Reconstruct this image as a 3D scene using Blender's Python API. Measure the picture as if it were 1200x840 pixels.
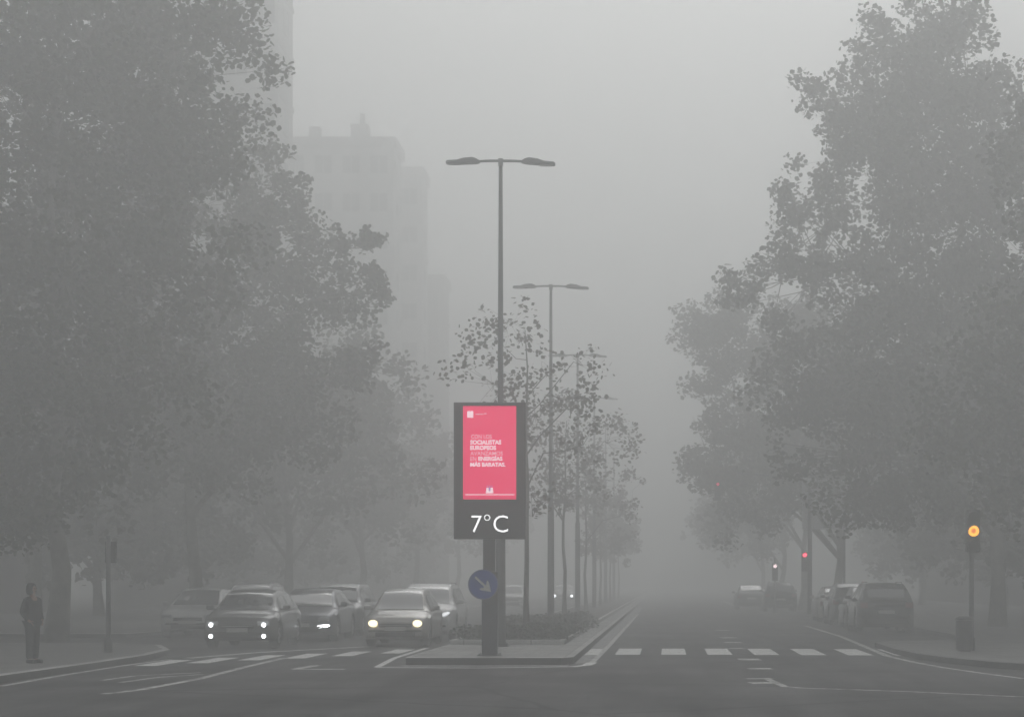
import bpy, bmesh, math, random
import numpy as np
from mathutils import Vector, Matrix

for o in list(bpy.data.objects):
    bpy.data.objects.remove(o)
SC = bpy.context.scene
COL = SC.collection
R = math.radians

# ------------------------------------------------------------------ camera
EYE = 1.65
cam_d = bpy.data.cameras.new('camera')
cam = bpy.data.objects.new('camera', cam_d)
COL.objects.link(cam)
cam.location = (0, 0, EYE)
cam.rotation_euler = (R(90), 0, 0)
cam_d.sensor_width = 36
cam_d.lens = 72
cam_d.shift_x = -0.15
cam_d.shift_y = 0.2175
cam_d.clip_start = 0.1
cam_d.clip_end = 3000
SC.camera = cam

# ------------------------------------------------------------------ sky, sun, exposure
SUN_EL, SUN_AZ = 42, 10        # azimuth: degrees right of the street's far end
world = bpy.data.worlds.new('World')
SC.world = world
world.use_nodes = True
wn = world.node_tree
wn.nodes.clear()
sky = wn.nodes.new('ShaderNodeTexSky')
sky.sky_type = 'NISHITA'
sky.sun_disc = False
sky.sun_elevation = R(SUN_EL)
sky.sun_rotation = R(SUN_AZ)
sky.air_density = 1.0
sky.dust_density = 8.0
sky.ozone_density = 1.0
hsv = wn.nodes.new('ShaderNodeHueSaturation')
hsv.inputs['Saturation'].default_value = 0.12
bgn = wn.nodes.new('ShaderNodeBackground')
bgn.inputs['Strength'].default_value = 0.12
wo = wn.nodes.new('ShaderNodeOutputWorld')
wn.links.new(sky.outputs[0], hsv.inputs['Color'])
wn.links.new(hsv.outputs[0], bgn.inputs[0])
wn.links.new(bgn.outputs[0], wo.inputs[0])

sd = bpy.data.lights.new('sun', 'SUN')
sd.energy = 1.5
sd.angle = R(40)
sd.color = (1.0, 0.995, 0.98)
sun = bpy.data.objects.new('sun', sd)
COL.objects.link(sun)
sun.location = (20, 60, 120)
el, az = R(SUN_EL), R(SUN_AZ)
dirv = Vector((math.sin(az) * math.cos(el), math.cos(az) * math.cos(el), math.sin(el)))
sun.rotation_euler = dirv.to_track_quat('Z', 'Y').to_euler()

SC.view_settings.view_transform = 'Standard'
SC.view_settings.look = 'None'
SC.view_settings.gamma = 1
SC.view_settings.use_curve_mapping = False
SC.view_settings.exposure = -0.78
SC.render.engine = 'CYCLES'
cy = SC.cycles
cy.max_bounces = 12
cy.volume_bounces = 8
cy.diffuse_bounces = 3
cy.glossy_bounces = 3
cy.transmission_bounces = 2
cy.transparent_max_bounces = 4
cy.sample_clamp_indirect = 4
cy.sample_clamp_direct = 0
cy.use_adaptive_sampling = True
cy.adaptive_threshold = 0.006
cy.use_denoising = True

# ------------------------------------------------------------------ helpers
F = 2400.0                      # focal length in pixels of the 1200 px wide photograph
VX, VY = 780.0, 681.0           # measured vanishing point of the street
def gnd(px, py, z=0.0):
    """a point of the ground measured from the photograph"""
    d = F * (EYE - z) / (py - VY)
    return ((px - VX) * d / F, d)
def meas(px, py, d):
    """world X and Z of a point measured at distance d"""
    return ((px - VX) * d / F, EYE - (py - VY) * d / F)

def tag(o, label=None, cat=None, group=None, kind=None):
    if label: o['label'] = label
    if cat: o['category'] = cat
    if group: o['group'] = group
    if kind: o['kind'] = kind
    return o
def empty(name, loc=(0, 0, 0), rz=0):
    o = bpy.data.objects.new(name, None)
    o.empty_display_size = 0.3
    COL.objects.link(o)
    o.location = loc
    o.rotation_euler = (0, 0, rz)
    return o
def link_mesh(name, me, mat=None, parent=None, loc=(0, 0, 0)):
    o = bpy.data.objects.new(name, me)
    COL.objects.link(o)
    if mat is not None:
        for m in (mat if isinstance(mat, (list, tuple)) else [mat]):
            me.materials.append(m)
    if parent: o.parent = parent
    o.location = loc
    return o
def children(o):
    return [c for c in bpy.data.objects if c.parent == o]
def copy_tree(o, parent=None):
    c = o.copy()
    COL.objects.link(c)
    if parent: c.parent = parent
    for ch in children(o):
        copy_tree(ch, c)
    return c

class MB:
    """collects shapes that become one mesh object"""
    def __init__(s):
        s.bm = bmesh.new()
        s.mi = 0
    def face(s, vs):
        try:
            f = s.bm.faces.new(vs); f.material_index = s.mi; return f
        except ValueError:
            return None
    def box(s, x0, x1, y0, y1, z0, z1, bev=0.0, M=None):
        r = bmesh.ops.create_cube(s.bm, size=1.0)
        vs = r['verts']
        for v in vs:
            v.co = Vector(((x0 + x1) / 2 + v.co.x * (x1 - x0), (y0 + y1) / 2 + v.co.y * (y1 - y0), (z0 + z1) / 2 + v.co.z * (z1 - z0)))
        fs = set(f for v in vs for f in v.link_faces)
        for f in fs: f.material_index = s.mi
        if bev > 0:
            es = list(set(e for v in vs for e in v.link_edges))
            rr = bmesh.ops.bevel(s.bm, geom=es, offset=bev, segments=2, affect='EDGES', profile=0.5)
            vs = list(set(v for f in rr['faces'] for v in f.verts) | set(v for v in vs if v.is_valid))
            for f in rr['faces']: f.material_index = s.mi
        if M is not None:
            bmesh.ops.transform(s.bm, matrix=M, verts=vs)
        return s
    def tube(s, pts, rads, n=8, cap=True):
        rings = []
        pts = [Vector(p) for p in pts]
        for i, p in enumerate(pts):
            a = pts[max(0, i - 1)]; b = pts[min(len(pts) - 1, i + 1)]
            t = (b - a)
            if t.length < 1e-7: t = Vector((0, 0, 1))
            t.normalize()
            u = t.cross(Vector((0, 0, 1)) if abs(t.z) < 0.9 else Vector((1, 0, 0))).normalized()
            w = t.cross(u)
            rings.append([s.bm.verts.new(p + (u * math.cos(k * 2 * math.pi / n) + w * math.sin(k * 2 * math.pi / n)) * rads[i]) for k in range(n)])
        for i in range(len(rings) - 1):
            for k in range(n):
                f = s.face([rings[i][k], rings[i][(k + 1) % n], rings[i + 1][(k + 1) % n], rings[i + 1][k]])
                if f: f.smooth = True
        if cap:
            s.face(rings[0]); s.face(list(reversed(rings[-1])))
        return s
    def poly(s, pts):
        return s.face([s.bm.verts.new(p) for p in pts])
    def prism(s, pts2, z0, z1):
        """outline in XY extruded from z0 to z1"""
        a = [s.bm.verts.new((p[0], p[1], z0)) for p in pts2]
        b = [s.bm.verts.new((p[0], p[1], z1)) for p in pts2]
        s.face(list(reversed(a))); s.face(b)
        n = len(a)
        for i in range(n):
            s.face([a[i], a[(i + 1) % n], b[(i + 1) % n], b[i]])
        return s
    def build(s, name, mat, parent=None, loc=(0, 0, 0), smooth=False, bevel=0):
        bmesh.ops.recalc_face_normals(s.bm, faces=s.bm.faces)
        me = bpy.data.meshes.new(name)
        s.bm.to_mesh(me); s.bm.free()
        if smooth:
            for p in me.polygons: p.use_smooth = True
        o = link_mesh(name, me, mat, parent, loc)
        return o

# ------------------------------------------------------------------ materials
def mat(name, col, rough=0.6, metal=0.0, coat=0.0, noise=0.0, nscale=5.0, bump=0.0, bscale=60.0, spec=0.5, emit=None, estr=0.0):
    m = bpy.data.materials.new(name)
    m.use_nodes = True
    nt = m.node_tree
    b = nt.nodes['Principled BSDF']
    b.inputs['Base Color'].default_value = (*col, 1)
    b.inputs['Roughness'].default_value = rough
    b.inputs['Metallic'].default_value = metal
    b.inputs['Specular IOR Level'].default_value = spec
    if coat:
        b.inputs['Coat Weight'].default_value = coat
        b.inputs['Coat Roughness'].default_value = 0.06
    tc = nt.nodes.new('ShaderNodeTexCoord')
    if noise > 0:
        n = nt.nodes.new('ShaderNodeTexNoise')
        n.inputs['Scale'].default_value = nscale
        n.inputs['Detail'].default_value = 6
        n.inputs['Roughness'].default_value = 0.6
        nt.links.new(tc.outputs['Object'], n.inputs['Vector'])
        cr = nt.nodes.new('ShaderNodeMapRange')
        cr.inputs['From Min'].default_value = 0.3; cr.inputs['From Max'].default_value = 0.7
        cr.inputs['To Min'].default_value = 1 - noise; cr.inputs['To Max'].default_value = 1 + noise
        nt.links.new(n.outputs['Fac'], cr.inputs['Value'])
        mx = nt.nodes.new('ShaderNodeMix'); mx.data_type = 'RGBA'; mx.blend_type = 'MULTIPLY'
        mx.inputs['Factor'].default_value = 1
        mx.inputs[6].default_value = (*col, 1)
        nt.links.new(cr.outputs[0], mx.inputs[7])
        nt.links.new(mx.outputs[2], b.inputs['Base Color'])
    if bump > 0:
        n2 = nt.nodes.new('ShaderNodeTexNoise')
        n2.inputs['Scale'].default_value = bscale
        n2.inputs['Detail'].default_value = 4
        nt.links.new(tc.outputs['Object'], n2.inputs['Vector'])
        bp = nt.nodes.new('ShaderNodeBump')
        bp.inputs['Strength'].default_value = bump
        bp.inputs['Distance'].default_value = 0.02
        nt.links.new(n2.outputs['Fac'], bp.inputs['Height'])
        nt.links.new(bp.outputs[0], b.inputs['Normal'])
    if emit:
        b.inputs['Emission Color'].default_value = (*emit, 1)
        b.inputs['Emission Strength'].default_value = estr
    return m

def asphalt_material():
    m = bpy.data.materials.new('asphalt'); m.use_nodes = True
    nt = m.node_tree; L = nt.links
    b = nt.nodes['Principled BSDF']
    tc = nt.nodes.new('ShaderNodeTexCoord')
    def noise(scale, detail=5, rough=0.55, stretch=None):
        n = nt.nodes.new('ShaderNodeTexNoise')
        n.inputs['Scale'].default_value = scale; n.inputs['Detail'].default_value = detail; n.inputs['Roughness'].default_value = rough
        if stretch:
            mp = nt.nodes.new('ShaderNodeMapping'); mp.inputs['Scale'].default_value = stretch
            L.new(tc.outputs['Object'], mp.inputs[0]); L.new(mp.outputs[0], n.inputs['Vector'])
        else:
            L.new(tc.outputs['Object'], n.inputs['Vector'])
        return n
    def ramp(src, a, bb, lo, hi):
        r = nt.nodes.new('ShaderNodeMapRange')
        for k, v in zip(('From Min', 'From Max', 'To Min', 'To Max'), (a, bb, lo, hi)): r.inputs[k].default_value = v
        L.new(src, r.inputs['Value']); return r.outputs[0]
    def mul(a, c):
        x = nt.nodes.new('ShaderNodeMath'); x.operation = 'MULTIPLY'; L.new(a, x.inputs[0]); L.new(c, x.inputs[1]); return x.outputs[0]
    big = ramp(noise(0.25, 5).outputs['Fac'], 0.35, 0.65, 0.55, 1.5)
    streak = ramp(noise(0.5, 4, 0.5, (3.5, 0.3, 1)).outputs['Fac'], 0.35, 0.7, 0.65, 1.45)
    grit = ramp(noise(90, 3, 0.7).outputs['Fac'], 0.3, 0.7, 0.7, 1.3)
    v = mul(mul(big, streak), grit)
    # dark sealed cracks
    vo = nt.nodes.new('ShaderNodeTexVoronoi'); vo.feature = 'DISTANCE_TO_EDGE'; vo.inputs['Scale'].default_value = 0.16
    nz = noise(1.2, 4)
    mpx = nt.nodes.new('ShaderNodeMix'); mpx.data_type = 'RGBA'; mpx.inputs['Factor'].default_value = 0.25
    L.new(tc.outputs['Object'], mpx.inputs[6]); L.new(nz.outputs['Color'], mpx.inputs[7]); L.new(mpx.outputs[2], vo.inputs['Vector'])
    ck = ramp(vo.outputs['Distance'], 0.003, 0.008, 0.4, 1.0)
    v = mul(v, ck)
    c = nt.nodes.new('ShaderNodeMix'); c.data_type = 'RGBA'; c.blend_type = 'MULTIPLY'; c.inputs['Factor'].default_value = 1
    c.inputs[6].default_value = (0.057, 0.057, 0.058, 1)
    L.new(v, c.inputs[7]); L.new(c.outputs[2], b.inputs['Base Color'])
    b.inputs['Specular IOR Level'].default_value = 0.22
    rr = ramp(noise(0.35, 5).outputs['Fac'], 0.35, 0.65, 0.7, 0.92); L.new(rr, b.inputs['Roughness'])
    bp = nt.nodes.new('ShaderNodeBump'); bp.inputs['Strength'].default_value = 0.35; bp.inputs['Distance'].default_value = 0.01
    L.new(noise(120, 3).outputs['Fac'], bp.inputs['Height']); L.new(bp.outputs[0], b.inputs['Normal'])
    return m

def paint_material(name, col, wear=0.5):
    m = bpy.data.materials.new(name); m.use_nodes = True
    nt = m.node_tree; L = nt.links
    b = nt.nodes['Principled BSDF']
    tc = nt.nodes.new('ShaderNodeTexCoord')
    n = nt.nodes.new('ShaderNodeTexNoise'); n.inputs['Scale'].default_value = 3.5; n.inputs['Detail'].default_value = 9; n.inputs['Roughness'].default_value = 0.75
    L.new(tc.outputs['Object'], n.inputs['Vector'])
    r = nt.nodes.new('ShaderNodeMapRange')
    r.inputs['From Min'].default_value = wear - 0.06; r.inputs['From Max'].default_value = wear + 0.06
    L.new(n.outputs['Fac'], r.inputs['Value'])
    c = nt.nodes.new('ShaderNodeMix'); c.data_type = 'RGBA'
    c.inputs[6].default_value = (0.06, 0.06, 0.06, 1); c.inputs[7].default_value = (*col, 1)
    L.new(r.outputs[0], c.inputs['Factor']); L.new(c.outputs[2], b.inputs['Base Color'])
    b.inputs['Roughness'].default_value = 0.6
    return m

def paving_material(name, col, size=0.4, joint=0.5):
    m = bpy.data.materials.new(name); m.use_nodes = True
    nt = m.node_tree; L = nt.links
    b = nt.nodes['Principled BSDF']
    tc = nt.nodes.new('ShaderNodeTexCoord')
    br = nt.nodes.new('ShaderNodeTexBrick')
    br.inputs['Scale'].default_value = 1.0
    br.inputs['Brick Width'].default_value = size; br.inputs['Row Height'].default_value = size
    br.inputs['Mortar Size'].default_value = 0.012
    br.offset = 0.0
    br.inputs['Color1'].default_value = (*[c * 1.08 for c in col], 1)
    br.inputs['Color2'].default_value = (*[c * 0.88 for c in col], 1)
    br.inputs['Mortar'].default_value = (*[c * joint for c in col], 1)
    L.new(tc.outputs['Object'], br.inputs['Vector'])
    n = nt.nodes.new('ShaderNodeTexNoise'); n.inputs['Scale'].default_value = 0.8; n.inputs['Detail'].default_value = 7
    L.new(tc.outputs['Object'], n.inputs['Vector'])
    r = nt.nodes.new('ShaderNodeMapRange')
    r.inputs['From Min'].default_value = 0.3; r.inputs['From Max'].default_value = 0.7
    r.inputs['To Min'].default_value = 0.72; r.inputs['To Max'].default_value = 1.2
    L.new(n.outputs['Fac'], r.inputs['Value'])
    c = nt.nodes.new('ShaderNodeMix'); c.data_type = 'RGBA'; c.blend_type = 'MULTIPLY'; c.inputs['Factor'].default_value = 1
    L.new(br.outputs['Color'], c.inputs[6]); L.new(r.outputs[0], c.inputs[7]); L.new(c.outputs[2], b.inputs['Base Color'])
    b.inputs['Roughness'].default_value = 0.7
    return m

def leaf_material(name, c1, c2):
    m = bpy.data.materials.new(name); m.use_nodes = True
    nt = m.node_tree; L = nt.links
    b = nt.nodes['Principled BSDF']
    g = nt.nodes.new('ShaderNodeNewGeometry')
    c = nt.nodes.new('ShaderNodeMix'); c.data_type = 'RGBA'
    c.inputs[6].default_value = (*c1, 1); c.inputs[7].default_value = (*c2, 1)
    L.new(g.outputs['Random Per Island'], c.inputs['Factor'])
    L.new(c.outputs[2], b.inputs['Base Color'])
    b.inputs['Roughness'].default_value = 0.6
    return m

M = {}
M['asphalt'] = asphalt_material()
M['paint'] = paint_material('road_paint', (0.8, 0.8, 0.78), 0.3)
M['paint_worn'] = paint_material('worn_road_paint', (0.62, 0.62, 0.6), 0.46)
M['gutter'] = paint_material('hatched_gutter', (0.3, 0.3, 0.3), 0.5)
M['pavement'] = paving_material('pavement_tiles', (0.15, 0.15, 0.147), 0.4)
M['median_tiles'] = paving_material('median_tiles', (0.34, 0.34, 0.33), 0.4)
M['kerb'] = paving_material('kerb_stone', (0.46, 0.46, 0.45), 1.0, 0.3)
M['kerb_side'] = mat('kerb_face_shaded', (0.07, 0.07, 0.07), 0.85, noise=0.35, nscale=2)  # shade of the upright kerb face put into its colour; sealed cracks reuse it
M['kerb_pale'] = paving_material('pale_kerb', (0.62, 0.62, 0.6), 0.8, 0.35)
M['kerb_dark'] = mat('dirty_kerb', (0.13, 0.13, 0.13), 0.8, noise=0.35, nscale=2)
M['soil'] = mat('soil', (0.05, 0.042, 0.033), 0.95, noise=0.4, nscale=6, bump=0.6, bscale=20)
M['ground'] = mat('bare_ground', (0.09, 0.09, 0.08), 0.95, noise=0.3, nscale=0.3)
M['bark'] = mat('bark', (0.085, 0.078, 0.066), 0.9, noise=0.4, nscale=4, bump=0.6, bscale=25)
M['bark_pale'] = mat('plane_tree_bark', (0.16, 0.155, 0.13), 0.85, noise=0.45, nscale=3, bump=0.4, bscale=20)
M['leaf'] = leaf_material('plane_leaves', (0.035, 0.045, 0.02), (0.075, 0.08, 0.035))
M['leaf_thin'] = leaf_material('autumn_leaves', (0.05, 0.042, 0.022), (0.09, 0.07, 0.035))
M['leaf_shrub'] = leaf_material('shrub_leaves', (0.025, 0.035, 0.018), (0.055, 0.065, 0.035))
M['steel'] = mat('painted_steel', (0.11, 0.115, 0.12), 0.45, noise=0.15, nscale=3, metal=0.3)
M['steel_dark'] = mat('dark_painted_steel', (0.05, 0.05, 0.056), 0.4, noise=0.15, nscale=4)
M['lamp_lens'] = mat('lamp_lens', (0.4, 0.4, 0.4), 0.3)
M['housing'] = mat('billboard_housing', (0.035, 0.035, 0.04), 0.35, noise=0.1, nscale=3)
M['screen'] = mat('led_screen', (0.02, 0.01, 0.012), 0.4, emit=(1.0, 0.0, 0.12), estr=1.85)
M['screen_white'] = mat('led_white', (0.02, 0.02, 0.02), 0.4, emit=(1.0, 0.78, 0.84), estr=2.3)
M['screen_pale'] = mat('led_pale_pink', (0.02, 0.02, 0.02), 0.4, emit=(1.0, 0.42, 0.5), estr=2.1)
M['screen_purple'] = mat('led_lilac', (0.02, 0.02, 0.02), 0.4, emit=(0.55, 0.35, 0.75), estr=1.3)
M['digits'] = mat('led_digits', (0.02, 0.02, 0.02), 0.4, emit=(1, 1, 1), estr=3.2)
M['sign_blue'] = mat('sign_blue', (0.01, 0.08, 0.48), 0.35, noise=0.1, nscale=3)
M['sign_white'] = mat('sign_white', (0.8, 0.82, 0.83), 0.4, noise=0.08, nscale=4)
M['sign_back'] = mat('pale_panel', (0.5, 0.5, 0.52), 0.5, noise=0.08, nscale=1)
M['glass'] = mat('car_glass', (0.05, 0.056, 0.07), 0.05, spec=0.9, coat=1.0)
M['glass'].node_tree.nodes['Principled BSDF'].inputs['IOR'].default_value = 2.5
M['rubber'] = mat('tyre_rubber', (0.02, 0.02, 0.02), 0.85, noise=0.2, nscale=10)
M['rim'] = mat('alloy_rim', (0.35, 0.35, 0.36), 0.3, metal=0.8)
M['trim'] = mat('black_trim', (0.02, 0.02, 0.022), 0.5, noise=0.2, nscale=5)
M['chrome'] = mat('chrome', (0.6, 0.6, 0.6), 0.12, metal=1.0)
M['lens'] = mat('clear_lens', (0.45, 0.46, 0.48), 0.08, coat=1.0)
M['lens_red'] = mat('red_lens', (0.18, 0.012, 0.012), 0.15, coat=1.0)
M['plate'] = mat('number_plate', (0.6, 0.6, 0.58), 0.5)
M['head_on'] = mat('lit_headlight', (0.8, 0.8, 0.8), 0.2, emit=(0.95, 0.98, 1.0), estr=14)
M['head_warm'] = mat('lit_warm_headlight', (0.8, 0.8, 0.7), 0.2, emit=(1.0, 0.84, 0.5), estr=6.0)
M['head_dim'] = mat('lit_running_light', (0.8, 0.8, 0.8), 0.2, emit=(0.95, 0.97, 1.0), estr=2.5)
M['amber'] = mat('lit_amber_signal', (0.5, 0.2, 0.02), 0.3, emit=(1.0, 0.42, 0.03), estr=4.2)
M['amber_core'] = mat('lit_amber_core', (0.5, 0.2, 0.02), 0.3, emit=(1.0, 0.24, 0.0), estr=1.9)
M['red'] = mat('lit_red_signal', (0.4, 0.02, 0.02), 0.3, emit=(1.0, 0.06, 0.12), estr=9)
M['white_sig'] = mat('lit_pale_signal', (0.5, 0.5, 0.5), 0.3, emit=(1.0, 0.75, 0.78), estr=6)
M['dark_lens'] = mat('dark_signal_lens', (0.02, 0.015, 0.012), 0.2)
M['wall_a'] = mat('rendered_wall', (0.42, 0.415, 0.41), 0.85, noise=0.12, nscale=0.4)
M['wall_b'] = mat('brick_wall', (0.15, 0.13, 0.12), 0.85, noise=0.18, nscale=0.5)
M['wall_c'] = mat('bluish_wall', (0.17, 0.2, 0.27), 0.7, noise=0.1, nscale=0.4)
M['win'] = mat('window_glass', (0.09, 0.095, 0.1), 0.25, spec=0.5)
M['win_frame'] = mat('window_frame', (0.36, 0.36, 0.355), 0.7)
M['skin'] = mat('skin', (0.35, 0.22, 0.16), 0.6)
M['coat'] = mat('dark_coat', (0.018, 0.018, 0.022), 0.85, noise=0.3, nscale=8)
M['jeans'] = mat('dark_trousers', (0.02, 0.022, 0.03), 0.85, noise=0.3, nscale=8)
M['hair'] = mat('dark_hair', (0.015, 0.012, 0.01), 0.6)
def paintm(name, col, metal=0.5):
    return mat(name, col, 0.32, metal, coat=0.8, noise=0.08, nscale=2)
PAINT = dict(silver=paintm('silver_paint', (0.5, 0.485, 0.46)), white=mat('white_paint', (0.62, 0.62, 0.62), 0.3, coat=0.8, noise=0.06, nscale=2),
             dark=paintm('charcoal_paint', (0.07, 0.072, 0.076)), navy=paintm('navy_paint', (0.05, 0.056, 0.08)),
             grey=paintm('grey_paint', (0.13, 0.135, 0.14)), black=mat('black_paint', (0.015, 0.015, 0.017), 0.25, coat=0.8, noise=0.1, nscale=2),
             red=paintm('dark_red_paint', (0.1, 0.02, 0.02)))

# ------------------------------------------------------------------ ground, road, pavements
g = MB(); g.poly([(-400, -60, -0.02), (400, -60, -0.02), (400, 700, -0.02), (-400, 700, -0.02)])
tag(g.build('ground', M['ground']), kind='structure')
g = MB()
g.prism([(-60, -50), (60, -50), (60, 44), (26, 44), (26, 650), (-30, 650), (-30, 44), (-60, 44)], -0.015, 0.0)
tag(g.build('road', M['asphalt']), kind='structure')

KH = 0.13
def slab(name, outline, h, m_top, m_kerb, kerb_w=0.16, lip=0.0):
    """paved slab with a row of kerb stones round it"""
    o2 = outline
    g = MB(); g.prism(o2, -0.01, h)
    tag(g.build(name, m_top), kind='structure')
    n = len(o2)
    area = sum(o2[i][0] * o2[(i + 1) % n][1] - o2[(i + 1) % n][0] * o2[i][1] for i in range(n))
    sg = 1 if area > 0 else -1
    outer = []
    for i in range(n):
        a, b, c = Vector(o2[i - 1]), Vector(o2[i]), Vector(o2[(i + 1) % n])
        e1 = (b - a).normalized(); e2 = (c - b).normalized()
        n1 = Vector((e1.y, -e1.x)) * sg; n2 = Vector((e2.y, -e2.x)) * sg
        m = (n1 + n2)
        m = m / max(0.3, m.length_squared) * 2
        if m.length > 2: m = m.normalized() * 2
        outer.append(b + m * kerb_w)
    g = MB()
    bm = g.bm
    A = [bm.verts.new((p[0], p[1], h + lip)) for p in o2]
    Ai = [bm.verts.new((p[0], p[1], h - 0.01)) for p in o2]
    B = [bm.verts.new((p.x, p.y, h + lip - 0.012)) for p in outer]
    C = [bm.verts.new((p.x, p.y, -0.01)) for p in outer]
    for i in range(n):
        j = (i + 1) % n
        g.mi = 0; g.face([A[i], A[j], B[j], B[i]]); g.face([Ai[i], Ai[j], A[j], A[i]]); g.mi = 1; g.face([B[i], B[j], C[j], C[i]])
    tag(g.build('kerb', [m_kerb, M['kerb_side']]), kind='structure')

# median: paved nose, then planted bed
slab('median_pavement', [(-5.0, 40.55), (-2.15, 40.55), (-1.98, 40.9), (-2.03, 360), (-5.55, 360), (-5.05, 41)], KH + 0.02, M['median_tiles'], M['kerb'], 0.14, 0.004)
g = MB(); g.prism([(-5.0, 49.0), (-2.55, 49.0), (-2.55, 355), (-5.0, 355)], 0.14, 0.245)
tag(g.build('planting_bed', M['soil']), kind='structure')
g = MB()
g.box(-5.14, -2.41, 48.7, 48.998, 0.153, 0.26, 0.01)
g.box(-5.14, -5.002, 49.0, 355, 0.153, 0.255); g.box(-2.548, -2.41, 49.0, 355, 0.153, 0.255)
tag(g.build('bed_kerb', M['kerb_pale']), kind='structure')

# right pavement with its rounded corner, and the parking bay beyond

rp = [(30, 300), (8.5, 300), (8.5, 56.5), (7.9, 54), (5.75, 52.4), (5.42, 51.5), (5.36, 46.5), (5.5, 43.5), (5.85, 41.2), (6.4, 39.0), (7.3, 37.2), (8.6, 36.2), (12, 35.6), (30, 35.4)]
slab('right_pavement', rp, KH, M['pavement'], M['kerb_dark'], 0.16, 0.002)
lp = [(-11.0, 30.0), (-10.95, 34), (-10.9, 38), (-10.95, 42.5), (-11.3, 46), (-12.3, 49.3), (-14, 51), (-30, 51), (-30, 30), (-30, 20), (-11.6, 20), (-11.1, 24)]
slab('left_pavement', lp, KH, M['pavement'], M['kerb'], 0.16, 0.002)
lp2 = [(-30, 60), (-15.9, 60), (-15.6, 64), (-15.6, 300), (-30, 300)]
slab('far_left_pavement', lp2, KH, M['pavement'], M['kerb'], 0.16, 0.002)
lp3 = [(-12.6, 66), (-11.9, 65), (-11.6, 66), (-11.6, 300), (-12.6, 300)]
slab('lane_divider', lp3, KH, M['pavement'], M['kerb'], 0.14, 0.002)

# painted markings (sheets just above the asphalt)
ZP = 0.005
def stripe_px(g, pts, w=0.12, z=ZP):
    """painted line of width w through ground points measured in the photograph"""
    P = [Vector(gnd(*p)) for p in pts]
    L_, R_ = [], []
    for i, p in enumerate(P):
        a = P[max(0, i - 1)]; b = P[min(len(P) - 1, i + 1)]
        t = (b - a).normalized(); n = Vector((-t.y, t.x))
        L_.append(g.bm.verts.new((*(p + n * w / 2), z))); R_.append(g.bm.verts.new((*(p - n * w / 2), z)))
    for i in range(len(P) - 1):
        g.face([L_[i], R_[i], R_[i + 1], L_[i + 1]])
g = MB()
for k in range(7):                                   # right zebra crossing
    x0 = -1.14 + k * 1.045
    sk = 0.14 * max(0, k - 2)
    g.poly([(x0, 46.1 - sk, ZP), (x0 + 0.56, 46.1 - sk, ZP), (x0 + 0.56, 50.3 - sk, ZP), (x0, 50.3 - sk, ZP)])
tag(g.build('zebra_crossing', M['paint']), kind='structure')
g = MB()
stripe_px(g, [(842, 801), (862, 800), (880, 800.6), (905, 799.5)], 0.12, 0.003); stripe_px(g, [(300, 826), (360, 822), (430, 824), (520, 820)], 0.03, 0.003)
tag(g.build('sealed_crack', M['kerb_side']), kind='structure')
g = MB()
for (x, d0, d1) in [(-6.30, 46.9, 49.6), (-7.15, 45.2, 48.2), (-7.95, 43.8, 46.8), (-8.72, 42.8, 45.8), (-9.45, 41.3, 44.3), (-10.15, 40.0, 43.0)]:
    g.poly([(x - 0.23, d0, ZP), (x + 0.23, d0, ZP), (x + 0.23, d1, ZP), (x - 0.23, d1, ZP)])
tag(g.build('left_zebra_crossing', M['paint']), kind='structure')
g = MB()
stripe_px(g, [(440, 782), (560, 782.5), (672, 781), (688, 779), (694, 776)], 0.22)   # line round the median
stripe_px(g, [(442, 781.5), (462, 771), (500, 759)], 0.14)
tag(g.build('median_edge_line', M['paint']), kind='structure')
g = MB()
stripe_px(g, [(694, 776), (697, 773), (716, 754), (735, 733), (748, 719)], 0.12)
stripe_px(g, [(122, 813), (165, 808), (235, 795), (285, 782), (332, 771)], 0.16)
stripe_px(g, [(120, 797), (160, 791.5), (235, 788)], 0.12)
stripe_px(g, [(141, 799.5), (185, 793.5), (238, 790)], 0.12)
stripe_px(g, [(0, 804), (80, 790), (140, 780.5), (200, 772.5)], 0.14)
stripe_px(g, [(343, 784), (404, 784)], 0.3); stripe_px(g, [(347, 783.5), (371, 779.5)], 0.2)
stripe_px(g, [(220, 771), (300, 764.5), (430, 757.5)], 0.3)
stripe_px(g, [(898, 795), (920, 804.5), (940, 806), (1060, 810), (1200, 816.5)], 0.13)
stripe_px(g, [(1040, 768.5), (1070, 775.5), (1105, 782), (1150, 788.5), (1200, 795)], 0.14)
stripe_px(g, [(944, 733), (985, 745.5), (1040, 768.5)], 0.16)
stripe_px(g, [(848, 704), (868, 712)], 0.25)
for (a, b) in [((886, 794.5), (892, 795.5)), ((891, 799), (899, 801)), ((888, 782.5), (893, 784)), ((876, 771.5), (881, 773.5)), ((859, 759.2), (864, 760)), ((857, 752), (861, 753)), ((851, 746.5), (856, 747.5)), ((845, 738), (848, 738.6))]:
    stripe_px(g, [a, b], 0.45)
for d0 in range(58, 200, 12):
    g.poly([(-8.5, d0, ZP), (-8.38, d0, ZP), (-8.38, d0 + 4, ZP), (-8.5, d0 + 4, ZP)])
tag(g.build('road_markings', M['paint_worn']), kind='structure')
g = MB()
g.poly([(-1.83, 41.0, 0.004), (-1.5, 41.6, 0.004), (-1.45, 60, 0.004), (-1.42, 130, 0.004), (-1.88, 130, 0.004)])
g.poly([(-5.55, 39.5, 0.004), (-1.9, 39.7, 0.004), (-1.9, 40.35, 0.004), (-5.1, 40.35, 0.004)])
tag(g.build('painted_gutter', M['gutter']), kind='structure')
g = MB(); g.poly([(-1.82, 45.8, 0.008), (-1.52, 45.8, 0.008), (-1.52, 50, 0.008), (-1.82, 50, 0.008)])
tag(g.build('refuge_marking', M['paint']), kind='structure')

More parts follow.
